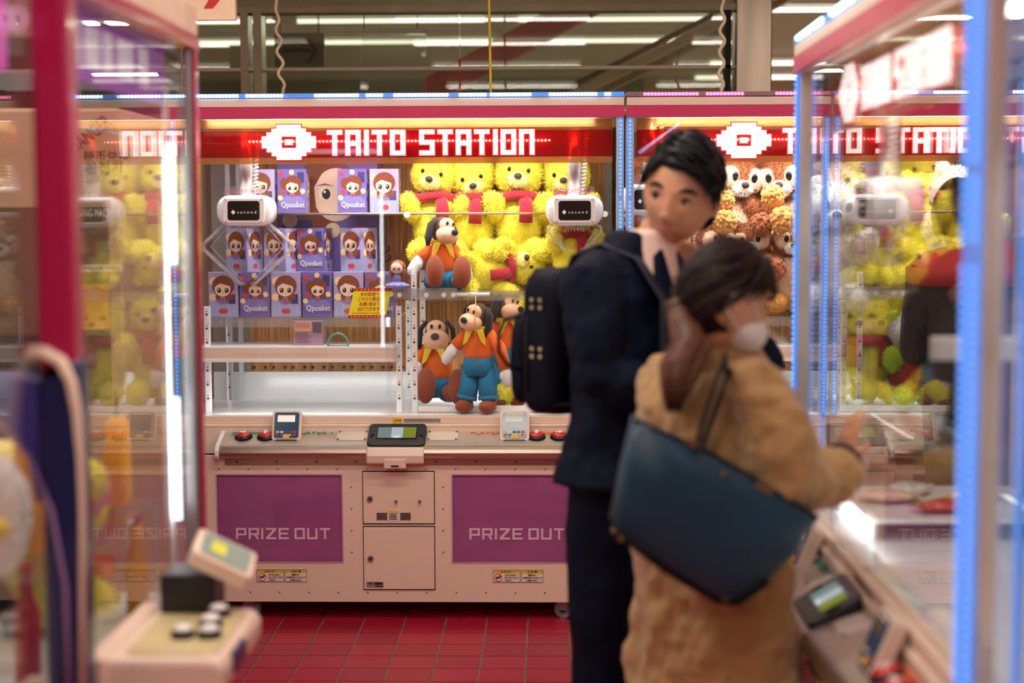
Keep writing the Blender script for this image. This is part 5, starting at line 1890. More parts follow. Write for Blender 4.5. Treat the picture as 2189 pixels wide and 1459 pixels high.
# brown plush and small packets inside the near right machines
place(brown, (0.98, 2.02, 0.737), (0, 0, -80), 1.3, 'large brown plush animal in the machine nearest the viewer, front one', group='plush animals in the right-hand machine')
place(brown, (1.02, 1.80, 0.737), (0, 0, -90), 1.3, 'large brown plush animal in the machine nearest the viewer, rear one', group='plush animals in the right-hand machine')
for i, (x, y, c_) in enumerate(((0.80, 3.72, (226, 190, 170)), (0.92, 3.60, (200, 60, 56)), (1.02, 3.74, (232, 210, 120)), (0.88, 3.82, (214, 220, 226)))):
    t = thing('snack_packet', ('pale', 'red', 'yellow', 'white')[i] + ' glossy snack packet lying inside the near right machine', 'packet', (x, y, 0.787), R(20 * i), 'snack packets')
    MB().ell((0, 0, 0.014), (0.075, 0.05, 0.014), 18, 8).build('pouch', M('packet_%d' % i, c_, rough=0.15, coat=0.5, var=0.2, vscale=30), t, smooth=True)
    split(MB().box(-0.085, -0.07, -0.035, 0.035, 0.012, 0.015).box(0.07, 0.085, -0.035, 0.035, 0.012, 0.015).build('seal', M('packet_%d' % i, c_), t))
t = thing('white_platform', 'white raised platform inside the near right machine under the packets', 'platform', (0.92, 3.72, 0.736))
MB().box(-0.20, 0.24, -0.22, 0.22, 0.04, 0.05).box(-0.20, -0.19, -0.22, 0.22, 0, 0.04).box(0.23, 0.24, -0.22, 0.22, 0, 0.04).build('deck', INNER, t)

t = thing('shelf_bar', 'white cross bar with two uprights inside the side-on machine', 'shelf', (0.98, 2.78, 0.736))
MB().box(-0.30, 0.32, 0, 0.03, 0.475, 0.515).build('bar', WHITE, t, bevel=0.002)
for x in (0.08, 0.30):
    MB().box(x - 0.01, x + 0.01, 0.03, 0.05, 0, 0.53).build('post', POSTM, t)

# ================================================================== people
SKIN = M('skin', (206, 152, 118), rough=0.5, var=0.03, vscale=12, bump=0.05, bscale=300)
LIPS = M('lips', (172, 98, 88), rough=0.45)
EYEW = M('eye_white', (226, 216, 208), rough=0.2)
HAIRK = M('black_hair', spec=0.15, rgb=(14, 16, 22), rough=0.45, var=0.2, vscale=60)
HAIRD = M('dark_brown_hair', spec=0.15, rgb=(38, 28, 26), rough=0.42, var=0.2, vscale=60)
HAIRM = M('brown_hair', spec=0.3, rgb=(92, 58, 40), rough=0.42, var=0.2, vscale=60)
SUIT = M('navy_suit_wool', spec=0.15, rgb=(5, 16, 38), rough=0.7, var=0.08, vscale=40, bump=0.06, bscale=400)
TROU = M('navy_trouser_wool', spec=0.15, rgb=(4, 14, 34), rough=0.7, var=0.08, vscale=40, bump=0.06, bscale=400)
SHIRT = M('white_shirt', (238, 212, 198), rough=0.7, var=0.02)
TIE = M('teal_tie', (20, 54, 78), rough=0.5, var=0.15, vscale=60)
COAT = M('camel_coat', spec=0.15, rgb=(170, 134, 88), rough=0.8, sheen=0.3, var=0.05, vscale=30, bump=0.05, bscale=300)
BAGM = M('teal_leather', (6, 58, 82), rough=0.42, var=0.08, vscale=20, bump=0.05, bscale=250)
BAGD = M('dark_leather', (5, 16, 26), spec=0.2, rough=0.5, var=0.1)
PACK = M('navy_nylon', spec=0.15, rgb=(4, 11, 26), rough=0.55, var=0.1, vscale=30, bump=0.08, bscale=200)
BRASS = M('brass', (150, 120, 86), rough=0.3, metal=0.9)
MASKM = M('white_mask', (236, 232, 230), rough=0.8, var=0.02)
SHOE = M('black_leather_shoe', (16, 16, 18), rough=0.3)
CLOUD = bpy.data.textures.new('folds', 'CLOUDS')
CLOUD.noise_scale = 0.09
CLOUD2 = bpy.data.textures.new('wide_folds', 'CLOUDS')
CLOUD2.noise_scale = 0.17


def remesh(o, vox=0.006, smooth=6, disp=0.0, tex=None):
    m_ = o.modifiers.new('remesh', 'REMESH')
    m_.mode = 'VOXEL'
    m_.voxel_size = vox
    m_.use_smooth_shade = True
    s_ = o.modifiers.new('smooth', 'SMOOTH')
    s_.factor = 0.5
    s_.iterations = smooth
    if disp:
        d = o.modifiers.new('folds', 'DISPLACE')
        d.texture = tex or CLOUD
        d.texture_coords = 'LOCAL'
        d.strength = disp
        d.mid_level = 0.5
    return o


def g2(x, z, cx, cz, sx, sz):
    return math.exp(-((x - cx) / sx) ** 2 - ((z - cz) / sz) ** 2)


def head_fn(k):
    def fn(p_, d):
        x, y, z = p_
        if d[2] < 0:
            t_ = -d[2]
            x *= 1 - 0.30 * t_ ** 1.4
            if d[1] > 0:
                y *= 1 - 0.55 * t_ ** 1.5
            else:
                y *= 1 - 0.04 * t_
        if d[1] < 0.15:
            X, Z = x / k, z / k
            fr = min(1.0, max(0.0, -d[1] * 1.6 + 0.1))
            dy = 0.020 * g2(X, Z, 0, -0.034, 0.011, 0.012) + 0.012 * g2(X, Z, 0, -0.012, 0.009, 0.022)
            dy += 0.004 * (g2(X, Z, 0.011, -0.040, 0.007, 0.007) + g2(X, Z, -0.011, -0.040, 0.007, 0.007))
            dy -= 0.009 * (g2(X, Z, 0.031, 0.002, 0.017, 0.010) + g2(X, Z, -0.031, 0.002, 0.017, 0.010))
            dy += 0.003 * (g2(X, Z, 0.03, 0.022, 0.025, 0.007) + g2(X, Z, -0.03, 0.022, 0.025, 0.007))
            dy += 0.005 * g2(X, Z, 0, -0.064, 0.020, 0.010) + 0.006 * g2(X, Z, 0, -0.100, 0.018, 0.014)
            dy -= 0.004 * g2(X, Z, 0, -0.080, 0.020, 0.005)
            dy += 0.003 * (g2(X, Z, 0.045, -0.03, 0.02, 0.02) + g2(X, Z, -0.045, -0.03, 0.02, 0.02))
            y -= dy * k * fr
        return Vector((x, y, z))
    return fn


def add_head(b, T, k=1.0):
    b.ell((0, 0, 0), (0.077 * k, 0.097 * k, 0.116 * k), 72, 56, T=T, fn=head_fn(k))
    for s in (-1, 1):
        E = T @ Matrix.Translation((s * 0.075 * k, 0.008 * k, -0.008 * k)) @ Matrix.Rotation(R(-s * 20), 4, 'Z')
        b.ell((0, 0, 0), (0.010 * k, 0.017 * k, 0.030 * k), 16, 12, T=E)


def face_parts(root, T, k=1.0):
    for s in (-1, 1):
        b = MB()
        b.ell((s * 0.031 * k, -0.0765 * k, 0.001 * k), (0.0135 * k, 0.008 * k, 0.0050 * k), 16, 10, 0, T)
        b.ell((s * 0.031 * k - 0.003, -0.0810 * k, 0.0005 * k), (0.0068 * k, 0.0055 * k, 0.0058 * k), 12, 8, 1, T)
        b.build('eye', [EYEW, BGLOSS], root, smooth=True)
        b = MB()
        b.tube([T @ Vector((s * q * k, (-0.0845 + (q - 0.031) ** 2 * 9) * k, z * k)) for q, z in ((0.017, 0.003), (0.025, 0.0075), (0.034, 0.008), (0.046, 0.003))], [0.0020, 0.0030, 0.0032, 0.0018], 6)
        b.build('eyelash', HAIRK, root, smooth=True)
        b = MB()
        b.tube([T @ Vector((s * q * k, (-0.0935 + q * q * 7.0) * k, z * k)) for q, z in ((0.013, 0.021), (0.028, 0.027), (0.042, 0.027), (0.053, 0.020))], [(0.003, 0.004), (0.005, 0.0055), (0.005, 0.005), (0.002, 0.002)], 8)
        b.build('eyebrow', HAIRK, root, smooth=True)
    b = MB()
    b.ell((0, -0.0975 * k, -0.0605 * k), (0.020 * k, 0.0055 * k, 0.0034 * k), 16, 8, 0, T)
    b.ell((0, -0.0965 * k, -0.0685 * k), (0.016 * k, 0.006 * k, 0.0042 * k), 16, 8, 0, T)
    b.build('lips', LIPS, root, smooth=True)


def add_hand(b, wrist, palm_dir, back_dir, thumb_side=1, curl=0.5, k=1.0):
    """palm, four unequal bent fingers and a thumb leaving the side of the palm"""
    d = Vector(palm_dir).normalized()
    n = Vector(back_dir)
    n = (n - d * n.dot(d)).normalized()
    s = d.cross(n) * thumb_side
    w_ = Vector(wrist)
    b.tube([w_, w_ + d * 0.025 * k, w_ + d * 0.06 * k, w_ + d * 0.088 * k], [(0.024 * k, 0.019 * k), (0.031 * k, 0.015 * k), (0.039 * k, 0.014 * k), (0.036 * k, 0.011 * k)], 14, flat=n)
    for i, (off, ln) in enumerate(((0.028, 0.070), (0.0095, 0.079), (-0.009, 0.073), (-0.0265, 0.057))):
        p0 = w_ + d * (0.078 * k) + s * (off * k)
        a1, a2, a3 = curl * 0.5, curl * 1.2, curl * 1.9
        p1 = p0 + (d * math.cos(a1) - n * math.sin(a1)) * ln * 0.45 * k
        p2 = p1 + (d * math.cos(a2) - n * math.sin(a2)) * ln * 0.32 * k
        p3 = p2 + (d * math.cos(a3) - n * math.sin(a3)) * ln * 0.26 * k
        b.tube([p0, p1, p2, p3], [0.0092 * k, 0.0086 * k, 0.0078 * k, 0.0058 * k], 10)
    t0 = w_ + d * 0.028 * k + s * 0.026 * k
    t1 = t0 + (d * 0.55 + s * 0.75 - n * 0.25).normalized() * 0.036 * k
    t2 = t1 + (d * 0.85 + s * 0.30 - n * 0.35).normalized() * 0.030 * k
    b.tube([w_ + d * 0.012 * k + s * 0.012 * k, t0, t1, t2], [0.014 * k, 0.013 * k, 0.0105 * k, 0.0075 * k], 10)


def hair_clumps(b, T, k, rule, flow, n, r0=0.009, seed=3, lift=1.03):
    q = random.Random(seed)
    cnt = 0
    while cnt < n:
        z = q.uniform(-0.7, 1)
        a = q.uniform(0, 2 * math.pi)
        h = math.sqrt(max(0, 1 - z * z))
        d = Vector((h * math.cos(a), h * math.sin(a), z))
        if not rule(d):
            continue
        cnt += 1
        p0 = Vector((d.x * 0.078, d.y * 0.098, d.z * 0.117)) * k * lift
        nrm = Vector((d.x / 0.078, d.y / 0.098, d.z / 0.117)).normalized()
        fl, ln, rise = flow(d, q)
        fl = (fl - nrm * fl.dot(nrm)).normalized()
        pts, rad = [], []
        p_ = p0 - nrm * 0.006
        dr = (nrm * rise + fl).normalized()
        m_ = 5
        for i in range(m_):
            pts.append(T @ p_)
            rad.append(max(0.0012, r0 * k * (1 - (i / (m_ - 1)) ** 1.5)))
            p_ = p_ + dr * ln * k / (m_ - 1)
            nn = Vector((p_.x / 0.078 ** 2, p_.y / 0.098 ** 2, p_.z / 0.117 ** 2)).normalized()
            dr = (fl - nn * (fl.dot(nn)) + nn * (rise * (1 - 1.3 * (i + 1) / m_)) + Vector((0, 0, -0.18))).normalized()
            rr = math.sqrt((p_.x / 0.078) ** 2 + (p_.y / 0.098) ** 2 + (p_.z / 0.117) ** 2) / k
            if rr < 1.03:
                p_ = p_ * (1.03 / rr)
        b.tube(pts, rad, 6)


def cap(b, T, k, rule, th=1.05):
    def fn(p_, d):
        return p_ * (th if rule(Vector(d)) else 0.90)
    b.ell((0, 0, 0), (0.078 * k, 0.098 * k, 0.117 * k), 48, 36, T=T, fn=fn)


def shoe(parent, p_, yaw, mat=SHOE, k=1.0):
    T = Matrix.Translation(p_) @ Matrix.Rotation(yaw, 4, 'Z')
    b = MB()
    b.loft([(0, 0.0, 0, 0.043 * k, 0.13 * k, 0), (0, 0, 0.022, 0.045 * k, 0.135 * k, 0), (0, 0.01, 0.045, 0.040 * k, 0.12 * k, 0), (0, 0.05, 0.08, 0.036 * k, 0.065 * k, 0), (0, 0.065, 0.105, 0.036 * k, 0.046 * k, 0)], 24, T=T)
    b.build('shoe', mat, parent, smooth=True)


# ------------------------------------------------------------------ the man in the navy suit
man = thing('person', 'person in navy suit with backpack standing behind the camel coat, head turned back', 'person', (0.20, 3.66, 0))
O = Vector(man.location)


def ml(p_):
    return Vector(p_) - O


S_ = Vector((0.57, 0.82, 0))
N_f = Vector((0.82, -0.57, 0))
yw = math.atan2(0.82, 0.57)
Cm = Vector((0.204, 3.664, 0))
Rs, Ls = ml(Cm - S_ * 0.185 + Vector((0, 0, 1.325))), ml(Cm + S_ * 0.185 + Vector((0, 0, 1.325)))
Re, Rw = ml(at(1283, 800, 3.46)), ml(at(1412, 838, 3.43))
Le, Lw = ml(Vector((0.50, 3.74, 1.12))), ml(at(1508, 612, 3.58))
Hc = ml(at(1456, 414, 3.60))
HK = 1.07
HT = Matrix.Translation(Hc) @ Matrix.Rotation(R(-18), 4, 'Z') @ Matrix.Rotation(R(13), 4, 'Y') @ Matrix.Rotation(R(10), 4, 'X')
nb = ml(Cm + N_f * 0.02 + Vector((0, 0, 1.36)))
hipR, hipL = ml(Vector((0.135, 3.60, 0.88))), ml(Vector((0.215, 3.72, 0.88)))
kneeR, kneeL = ml(Vector((0.118, 3.585, 0.47))), ml(Vector((0.205, 3.735, 0.47)))
ankR, ankL = ml(Vector((0.115, 3.60, 0.09))), ml(Vector((0.20, 3.76, 0.09)))
b = MB()
add_head(b, HT, HK)
b.tube([nb - Vector((0, 0, 0.05)), nb + Vector((0.01, -0.01, 0.03)), HT @ Vector((0, 0.02, -0.05))], [0.062, 0.053, 0.050], 18)
c0 = ml(Cm)
b.loft([(c0.x, c0.y, 0.86, 0.15, 0.10, yw), (c0.x, c0.y, 1.05, 0.145, 0.10, yw), (c0.x, c0.y, 1.22, 0.165, 0.105, yw), (c0.x, c0.y, 1.32, 0.15, 0.085, yw), (nb.x, nb.y, 1.37, 0.06, 0.055, yw)], 24)
for sh, el, wr in ((Rs, Re, Rw), (Ls, Le, Lw)):
    b.tube([sh, sh.lerp(el, 0.5), el, el.lerp(wr, 0.5), wr], [0.048, 0.045, 0.038, 0.036, 0.026], 14)
add_hand(b, Rw, Rw - Re, (0.2, 0.1, 1), 1, 0.7)
add_hand(b, Lw, at(1476, 530, 3.55) - at(1508, 612, 3.58), (0.7, 0.7, 0.1), -1, 0.3, 0.85)
for h_, kn, an in ((hipR, kneeR, ankR), (hipL, kneeL, ankL)):
    b.tube([h_, kn, an, an - Vector((0, 0, 0.04))], [0.085, 0.055, 0.038, 0.04], 16)
remesh(b.build('body', SKIN, man), 0.0045, 3)
face_parts(man, HT, HK)
# jacket
b = MB()
rings = []
for z, rx, ry, dn, wa in ((0.855, 0.238, 0.185, -0.006, 0.02), (0.90, 0.224, 0.172, -0.003, 0.015), (1.00, 0.195, 0.145, 0, 0), (1.08, 0.190, 0.140, 0, 0), (1.20, 0.205, 0.140, 0.004, 0), (1.29, 0.210, 0.120, 0.004, 0),
                          (1.345, 0.180, 0.105, -0.004, 0), (1.39, 0.115, 0.092, 0.0, 0), (1.432, 0.082, 0.076, 0.004, 0)):
    q = c0 + N_f * dn
    rings.append((q.x, q.y, z, rx, ry * 0.88, yw, wa, 5, 1.0))
b.loft(rings, 36)
b.tube([Rs + S_ * 0.04, Rs - S_ * 0.005 - Vector((0, 0, 0.01)), Rs.lerp(Re, 0.5) - S_ * 0.015, Re, Re.lerp(Rw, 0.5), Re.lerp(Rw, 0.92)], [0.070, 0.076, 0.070, 0.064, 0.056, 0.047], 18)
b.tube([Ls - S_ * 0.04, Ls, Ls.lerp(Le, 0.5), Le, Le.lerp(Lw, 0.5), Le.lerp(Lw, 0.85)], [0.068, 0.072, 0.068, 0.062, 0.054, 0.047], 18)
remesh(b.build('jacket', SUIT, man), 0.007, 8, 0.030)
# shirt front, collar, tie, lapels: laid on the chest, which faces n
FR = Matrix(((S_.x, -N_f.x, 0, c0.x), (S_.y, -N_f.y, 0, c0.y), (0, 0, 1, 0), (0, 0, 0, 1)))   # local x along shoulders (to his left), -y outward


def chest(x, z, out=0.0):
    # surface of the jacket front at shoulder offset x, height z
    ry = 0.124 if z < 1.2 else 0.124 - (z - 1.2) * 0.30
    y = -ry * math.sqrt(max(0.05, 1 - (x / 0.21) ** 2)) - out
    return FR @ Vector((x, y, z))


b = MB()
v = []
for (x0, x1, z) in ((-0.050, 0.050, 1.40), (-0.058, 0.058, 1.36), (-0.046, 0.046, 1.28), (-0.028, 0.028, 1.18), (-0.006, 0.006, 1.10)):
    v += [chest(x0, z, 0.026), chest((x0 + x1) / 2, z, 0.030), chest(x1, z, 0.026)]
v2 = [p_ + N_f * -0.04 for p_ in v]
f = []
for i in range(4):
    for j in range(2):
        f.append((i * 3 + j, i * 3 + j + 1, i * 3 + j + 4, i * 3 + j + 3))
b.add(v + v2, f + [tuple(q + 15 for q in w_) for w_ in f])
b.build('shirt', SHIRT, man, smooth=True)
b = MB()
ncol = nb + Vector((0.012, -0.012, 0.045))
b.loft([(ncol.x - 0.004, ncol.y, nb.z - 0.03, 0.092, 0.088, yw), (ncol.x + 0.002, ncol.y - 0.004, nb.z + 0.02, 0.078, 0.075, yw), (ncol.x + 0.012, ncol.y - 0.010, nb.z + 0.062, 0.069, 0.066, yw), (ncol.x + 0.016, ncol.y - 0.012, nb.z + 0.078, 0.066, 0.064, yw), (ncol.x + 0.016, ncol.y - 0.012, nb.z + 0.074, 0.061, 0.059, yw), (ncol.x, ncol.y, nb.z - 0.01, 0.070, 0.066, yw)], 30, caps=False)
b.build('shirt_collar', SHIRT, man, smooth=True)
b = MB()
b.tube([chest(0.0, 1.385, 0.040), chest(0, 1.350, 0.046)], [(0.020, 0.012), (0.014, 0.010)], 12, flat=N_f)
b.tube([chest(0, 1.350, 0.044), chest(0.0, 1.25, 0.044), chest(0, 1.10, 0.040)], [(0.016, 0.006), (0.030, 0.006), (0.036, 0.006)], 12, flat=N_f)
b.build('tie', TIE, man, smooth=True)
for s in (-1, 1):
    b = MB()
    pts = [(0.052, 1.405), (0.075, 1.375), (0.098, 1.29), (0.076, 1.262), (0.088, 1.245), (0.010, 1.085), (0.002, 1.10), (0.044, 1.26)]
    n_ = len(pts)
    v = [chest(s * x, z, 0.038) for x, z in pts] + [chest(s * x, z, 0.020) for x, z in pts]
    b.add(v, [tuple(range(n_)), tuple(range(2 * n_ - 1, n_ - 1, -1))] + [(i, i + n_, (i + 1) % n_ + n_, (i + 1) % n_) for i in range(n_)])
    b.build('lapel', SUIT, man, bevel=0.003)
# trousers
b = MB()
b.loft([(c0.x, c0.y, 0.80, 0.165, 0.125, yw), (c0.x, c0.y, 0.88, 0.165, 0.125, yw), (c0.x, c0.y, 0.97, 0.155, 0.115, yw)], 28)
for h_, kn, an in ((hipR, kneeR, ankR), (hipL, kneeL, ankL)):
    b.tube([h_ + Vector((0, 0, 0.02)), h_.lerp(kn, 0.4), kn, kn.lerp(an, 0.5), an - Vector((0, 0, 0.02))], [0.098, 0.090, 0.074, 0.066, 0.062], 20)
remesh(b.build('trousers', TROU, man), 0.008, 6, 0.030, CLOUD2)
for an in (ankR, ankL):
    shoe(man, an + N_f * 0.055 - Vector((0, 0, 0.09)), math.atan2(N_f.y, N_f.x) + math.pi / 2)


# hair
def mrule(d):
    lim = 0.56 if d.y < -0.45 else (0.56 - 0.55 * (d.y + 0.45) / 0.4 if d.y < -0.05 else (0.0 - 0.5 * min(1, (d.y + 0.05) / 0.4)))
    if abs(d.x) > 0.6 and d.y < 0.3:
        lim = max(lim, 0.22)
    return d.z > lim


def mflow(d, q):
    if d.y < -0.1 and d.z > 0.3:
        if d.x < -0.35:
            return Vector((-0.7, -0.35, -0.5 + q.uniform(-.2, .2))), q.uniform(0.045, 0.06), 0.45
        return Vector((0.95, -0.45 + q.uniform(-.25, .25), 0.1 + q.uniform(-.3, .2))), q.uniform(0.06, 0.085), 0.60
    if d.z > 0.55:
        return Vector((0.7 + q.uniform(-.3, .3), -0.2 + q.uniform(-.3, .3), 0.1)), q.uniform(0.05, 0.07), 0.55
    return Vector((0.05, 0.25 + q.uniform(-.2, .2), -1)), q.uniform(0.022, 0.034), 0.25


b = MB()
cap(b, HT, HK, mrule, 1.07)
hair_clumps(b, HT, HK, mrule, mflow, 520, 0.0095, 5, 1.05)
b.build('hair', HAIRK, man, smooth=True)

# backpack on the man's back
bk = thing('backpack', 'navy nylon backpack on the back of the person in the suit', 'backpack', (0.043, 3.776, 1.0))
bk.rotation_euler = (0, 0, yw)      # local x along shoulders, +y away from the back


def ringbox(b, hx, hy, z0, z1, r_, n=5, T=None):
    base = rrect(-hx, hx, -hy, hy, r_, n)
    m_ = len(base)
    v, f = [], []
    lv = [(z0, 0.80), (z0 + 0.012, 0.93), (z0 + 0.035, 1.0), ((z0 + z1) / 2, 1.04), (z1 - 0.06, 1.0), (z1 - 0.025, 0.92), (z1, 0.74)]
    for z, k in lv:
        v += [(x * k, y * k, z) for x, y in base]
    for i in range(len(lv) - 1):
        for j in range(m_):
            f.append((i * m_ + j, i * m_ + (j + 1) % m_, (i + 1) * m_ + (j + 1) % m_, (i + 1) * m_ + j))
    f += [tuple(range(m_ - 1, -1, -1)), tuple((len(lv) - 1) * m_ + j for j in range(m_))]
    b.add(v, f, 0, T)


b = MB()
ringbox(b, 0.125, 0.062, 0.0, 0.345, 0.045)
b.build('main_bag', PACK, bk, smooth=True)
b = MB()
ringbox(b, 0.105, 0.030, 0.02, 0.24, 0.026, T=Matrix.Translation((0, 0.075, 0)))
b.build('front_pocket', PACK, bk, smooth=True)
b = MB()
b.tube([(-0.128, 0.03, 0.06), (-0.13, 0.03, 0.20), (-0.10, 0.035, 0.325), (0.10, 0.035, 0.325), (0.13, 0.03, 0.2)], 0.004, 6)
b.build('zip', RUBBER, bk, smooth=True)
b = MB()
b.tube([(-0.13, 0.045, 0.235), (-0.155, 0.075, 0.225), (-0.165, 0.085, 0.19), (-0.165, 0.085, 0.15), (-0.15, 0.072, 0.118), (-0.128, 0.045, 0.105)], [(0.010, 0.005)] * 6, 10)
b.build('side_handle', PACK, bk, smooth=True)
for z in (0.255, 0.14):
    for dy in (-0.012, 0.012):
        for dz in (0, 0.018):
            MB().cyl((-0.129, dy, z + dz), (-0.134, dy, z + dz), 0.0045, n=10).build('rivet', BRASS, bk)
MB().ell((-0.085, 0.0, 0.338), (0.012, 0.012, 0.008), 12, 8).build('buckle', BRASS, bk, smooth=True)
for s in (-1, 1):
    b = MB()
    pts = [(s * 0.075, -0.055, 0.31), (s * 0.085, -0.09, 0.375), (s * 0.095, -0.17, 0.400), (s * 0.095, -0.26, 0.370), (s * 0.100, -0.330, 0.28), (s * 0.115, -0.342, 0.16), (s * 0.150, -0.310, 0.08)]
    b.tube(pts, [(0.026, 0.007)] * 7, 12, flat=(0, 0, 1))
    b.build('shoulder_strap', M('strap_navy', (8, 22, 48), rough=0.6, var=0.1), bk, smooth=True)
    b = MB()
    b.tube([(s * 0.150, -0.310, 0.08), (s * 0.19, -0.20, 0.05), (s * 0.14, -0.06, 0.03)], [(0.010, 0.003)] * 3, 8)
    b.build('strap_web', PACK, bk, smooth=True)

# ------------------------------------------------------------------ the woman in the camel coat
wom = thing('person', 'person in camel coat and white mask with ponytail, reaching toward the machine', 'person', (0.33, 3.16, 0))
O = Vector(wom.location)
Sw = Vector((0.5, -0.866, 0))
Nw = Vector((0.866, 0.5, 0))
yw2 = math.atan2(-0.866, 0.5)
Cw = ml(Vector((0.322, 3.16, 0)))
kk = 0.92
Hw = ml(at(1550, 634, 3.10))
WT = Matrix.Translation(Hw) @ Matrix.Rotation(R(108), 4, 'Z') @ Matrix.Rotation(R(20), 4, 'X')
nbw = Cw + Nw * 0.03 + Vector((0, 0, 1.195))
Rs, Ls = Cw + Sw * 0.155 + Vector((0, 0, 1.13)), Cw - Sw * 0.155 + Vector((0, 0, 1.13))
Re, Rw = ml(at(1678, 1035, 2.94)), ml(at(1806, 1000, 3.08))
Le, Lw = ml(Vector((0.42, 3.36, 0.90))), ml(Vector((0.53, 3.42, 0.86)))
b = MB()
add_head(b, WT, kk)
b.tube([nbw - Vector((0, 0, 0.05)), nbw + Vector((0, 0, 0.02)), WT @ Vector((0, 0.03, -0.06))], [0.052, 0.044, 0.042], 16)
b.loft([(Cw.x, Cw.y, 0.72, 0.14, 0.10, yw2), (Cw.x, Cw.y, 0.92, 0.12, 0.085, yw2), (Cw.x, Cw.y, 1.06, 0.14, 0.095, yw2), (Cw.x, Cw.y, 1.13, 0.13, 0.08, yw2), (nbw.x, nbw.y, 1.20, 0.05, 0.05, yw2)], 24)
for sh, el, wr in ((Rs, Re, Rw), (Ls, Le, Lw)):
    b.tube([sh, sh.lerp(el, 0.5), el, el.lerp(wr, 0.5), wr], [0.040, 0.038, 0.032, 0.030, 0.021], 14)
add_hand(b, Rw, (0.15, 0.12, 1.0), (-0.9, -0.4, 0), 1, 0.30, 0.78)
add_hand(b, Lw, (0.5, 0.1, 0.5), (-0.5, 0, 0.7), -1, 0.4, 0.88)
hR, hL = Cw + Sw * 0.075 + Vector((0, 0, 0.72)), Cw - Sw * 0.075 + Vector((0, 0, 0.72))
for h_ in (hR, hL):
    kn = Vector((h_.x, h_.y, 0.40))
    an = Vector((h_.x - 0.01, h_.y, 0.08))
    b.tube([h_, kn, kn.lerp(an, 0.35), an, an - Vector((0, 0, 0.03))], [0.078, 0.050, 0.050, 0.032, 0.034], 16)
remesh(b.build('body', SKIN, wom), 0.0045, 3)
face_parts(wom, WT, kk)
b = MB()
for h_ in (hR, hL):
    b.tube([Vector((h_.x, h_.y, 0.46)), Vector((h_.x, h_.y, 0.40)), Vector((h_.x - 0.005, h_.y, 0.26)), Vector((h_.x - 0.01, h_.y, 0.09))], [0.06, 0.055, 0.053, 0.038], 16)
split(b.build('stocking', M('dark_stocking', (28, 26, 28), rough=0.6), wom, smooth=True))
for h_ in (hR, hL):
    shoe(wom, Vector((h_.x, h_.y, 0)) + Nw * 0.05, math.atan2(Nw.y, Nw.x) + math.pi / 2, SHOE, 0.9)
# coat
b = MB()
rings = []
for z, rx, ry, dn, dx, wa in ((0.40, 0.208, 0.150, 0.0, 0.018, 0.045), (0.50, 0.202, 0.145, 0.0, 0.016, 0.04), (0.65, 0.192, 0.138, 0, 0.012, 0.03), (0.80, 0.180, 0.130, 0, 0.006, 0.015), (0.92, 0.178, 0.122, 0, 0, 0.0), (1.03, 0.182, 0.120, -0.004, 0, 0),
                          (1.11, 0.175, 0.108, 0.0, 0, 0), (1.16, 0.140, 0.090, 0.008, 0, 0), (1.195, 0.088, 0.076, 0.016, 0, 0), (1.225, 0.068, 0.066, 0.022, 0, 0)):
    q = Cw + Nw * dn
    rings.append((q.x + dx, q.y, z, rx, ry, yw2, wa, 7, 0.6))
b.loft(rings, 56)
b.tube([Rs - Sw * 0.04, Rs, Rs.lerp(Re, 0.5) + Vector((0.01, -0.005, 0.01)), Re, Re.lerp(Rw, 0.5) - Vector((0, 0, 0.008)), Re.lerp(Rw, 0.98)], [0.062, 0.074, 0.074, 0.068, 0.058, 0.048], 20)
b.tube([Ls + Sw * 0.04, Ls, Ls.lerp(Le, 0.5), Le, Le.lerp(Lw, 0.5), Le.lerp(Lw, 0.92)], [0.060, 0.070, 0.068, 0.062, 0.056, 0.046], 20)
remesh(b.build('coat', COAT, wom), 0.007, 5, 0.052)
b = MB()
q = Cw + Nw * 0.02
b.loft([(q.x, q.y, 1.165, 0.120, 0.098, yw2), (q.x, q.y, 1.195, 0.092, 0.084, yw2), (q.x, q.y, 1.235, 0.070, 0.070, yw2), (q.x, q.y, 1.240, 0.064, 0.064, yw2), (q.x, q.y, 1.19, 0.062, 0.062, yw2)], 30, caps=False)
b.build('collar', COAT, wom, smooth=True)
b = MB()
for s_, e_ in ((0.96, 1.02),):
    a, c_ = Re.lerp(Rw, 0.90), Re.lerp(Rw, 0.96)
    b.tube([a, c_], [0.053, 0.052], 18)
b.build('cuff_strap', BAGD, wom, smooth=True)
# face mask
b = MB()


def mask_fn(p_, d):
    return Vector((p_.x, p_.y - 0.012 * math.exp(-(p_.x / 0.02) ** 2), p_.z))


b.ell((0, -0.050, -0.050), (0.054, 0.052, 0.042), 28, 18, T=WT, fn=mask_fn)
b.build('face_mask', MASKM, wom, smooth=True)
b = MB()
for s in (-1, 1):
    b.tube([WT @ Vector((s * 0.055, -0.06, -0.03)), WT @ Vector((s * 0.074, -0.02, 0.01)), WT @ Vector((s * 0.080, 0.02, 0.012)), WT @ Vector((s * 0.078, 0.022, -0.03)), WT @ Vector((s * 0.056, -0.05, -0.075))], 0.0018, 6)
split(b.build('mask_loop', MASKM, wom, smooth=True))


# hair: smooth cap gathered to a low ponytail
def wrule(d):
    if d.y < -0.5:
        lim = 0.46
    elif d.y < -0.1:
        lim = 0.46 - 0.40 * (d.y + 0.5) / 0.4
    elif d.y < 0.2:
        lim = 0.06
    else:
        lim = 0.06 - 0.95 * min(1, (d.y - 0.2) / 0.35)
    return d.z > lim


def wflow(d, q):
    if d.y < -0.35:
        return Vector((0.9 * (1 if d.x > 0 else -1), 0.3, -0.5)), q.uniform(0.06, 0.09), 0.25
    return Vector((-d.x * 0.6, 0.7, -0.75)), q.uniform(0.06, 0.10), 0.16


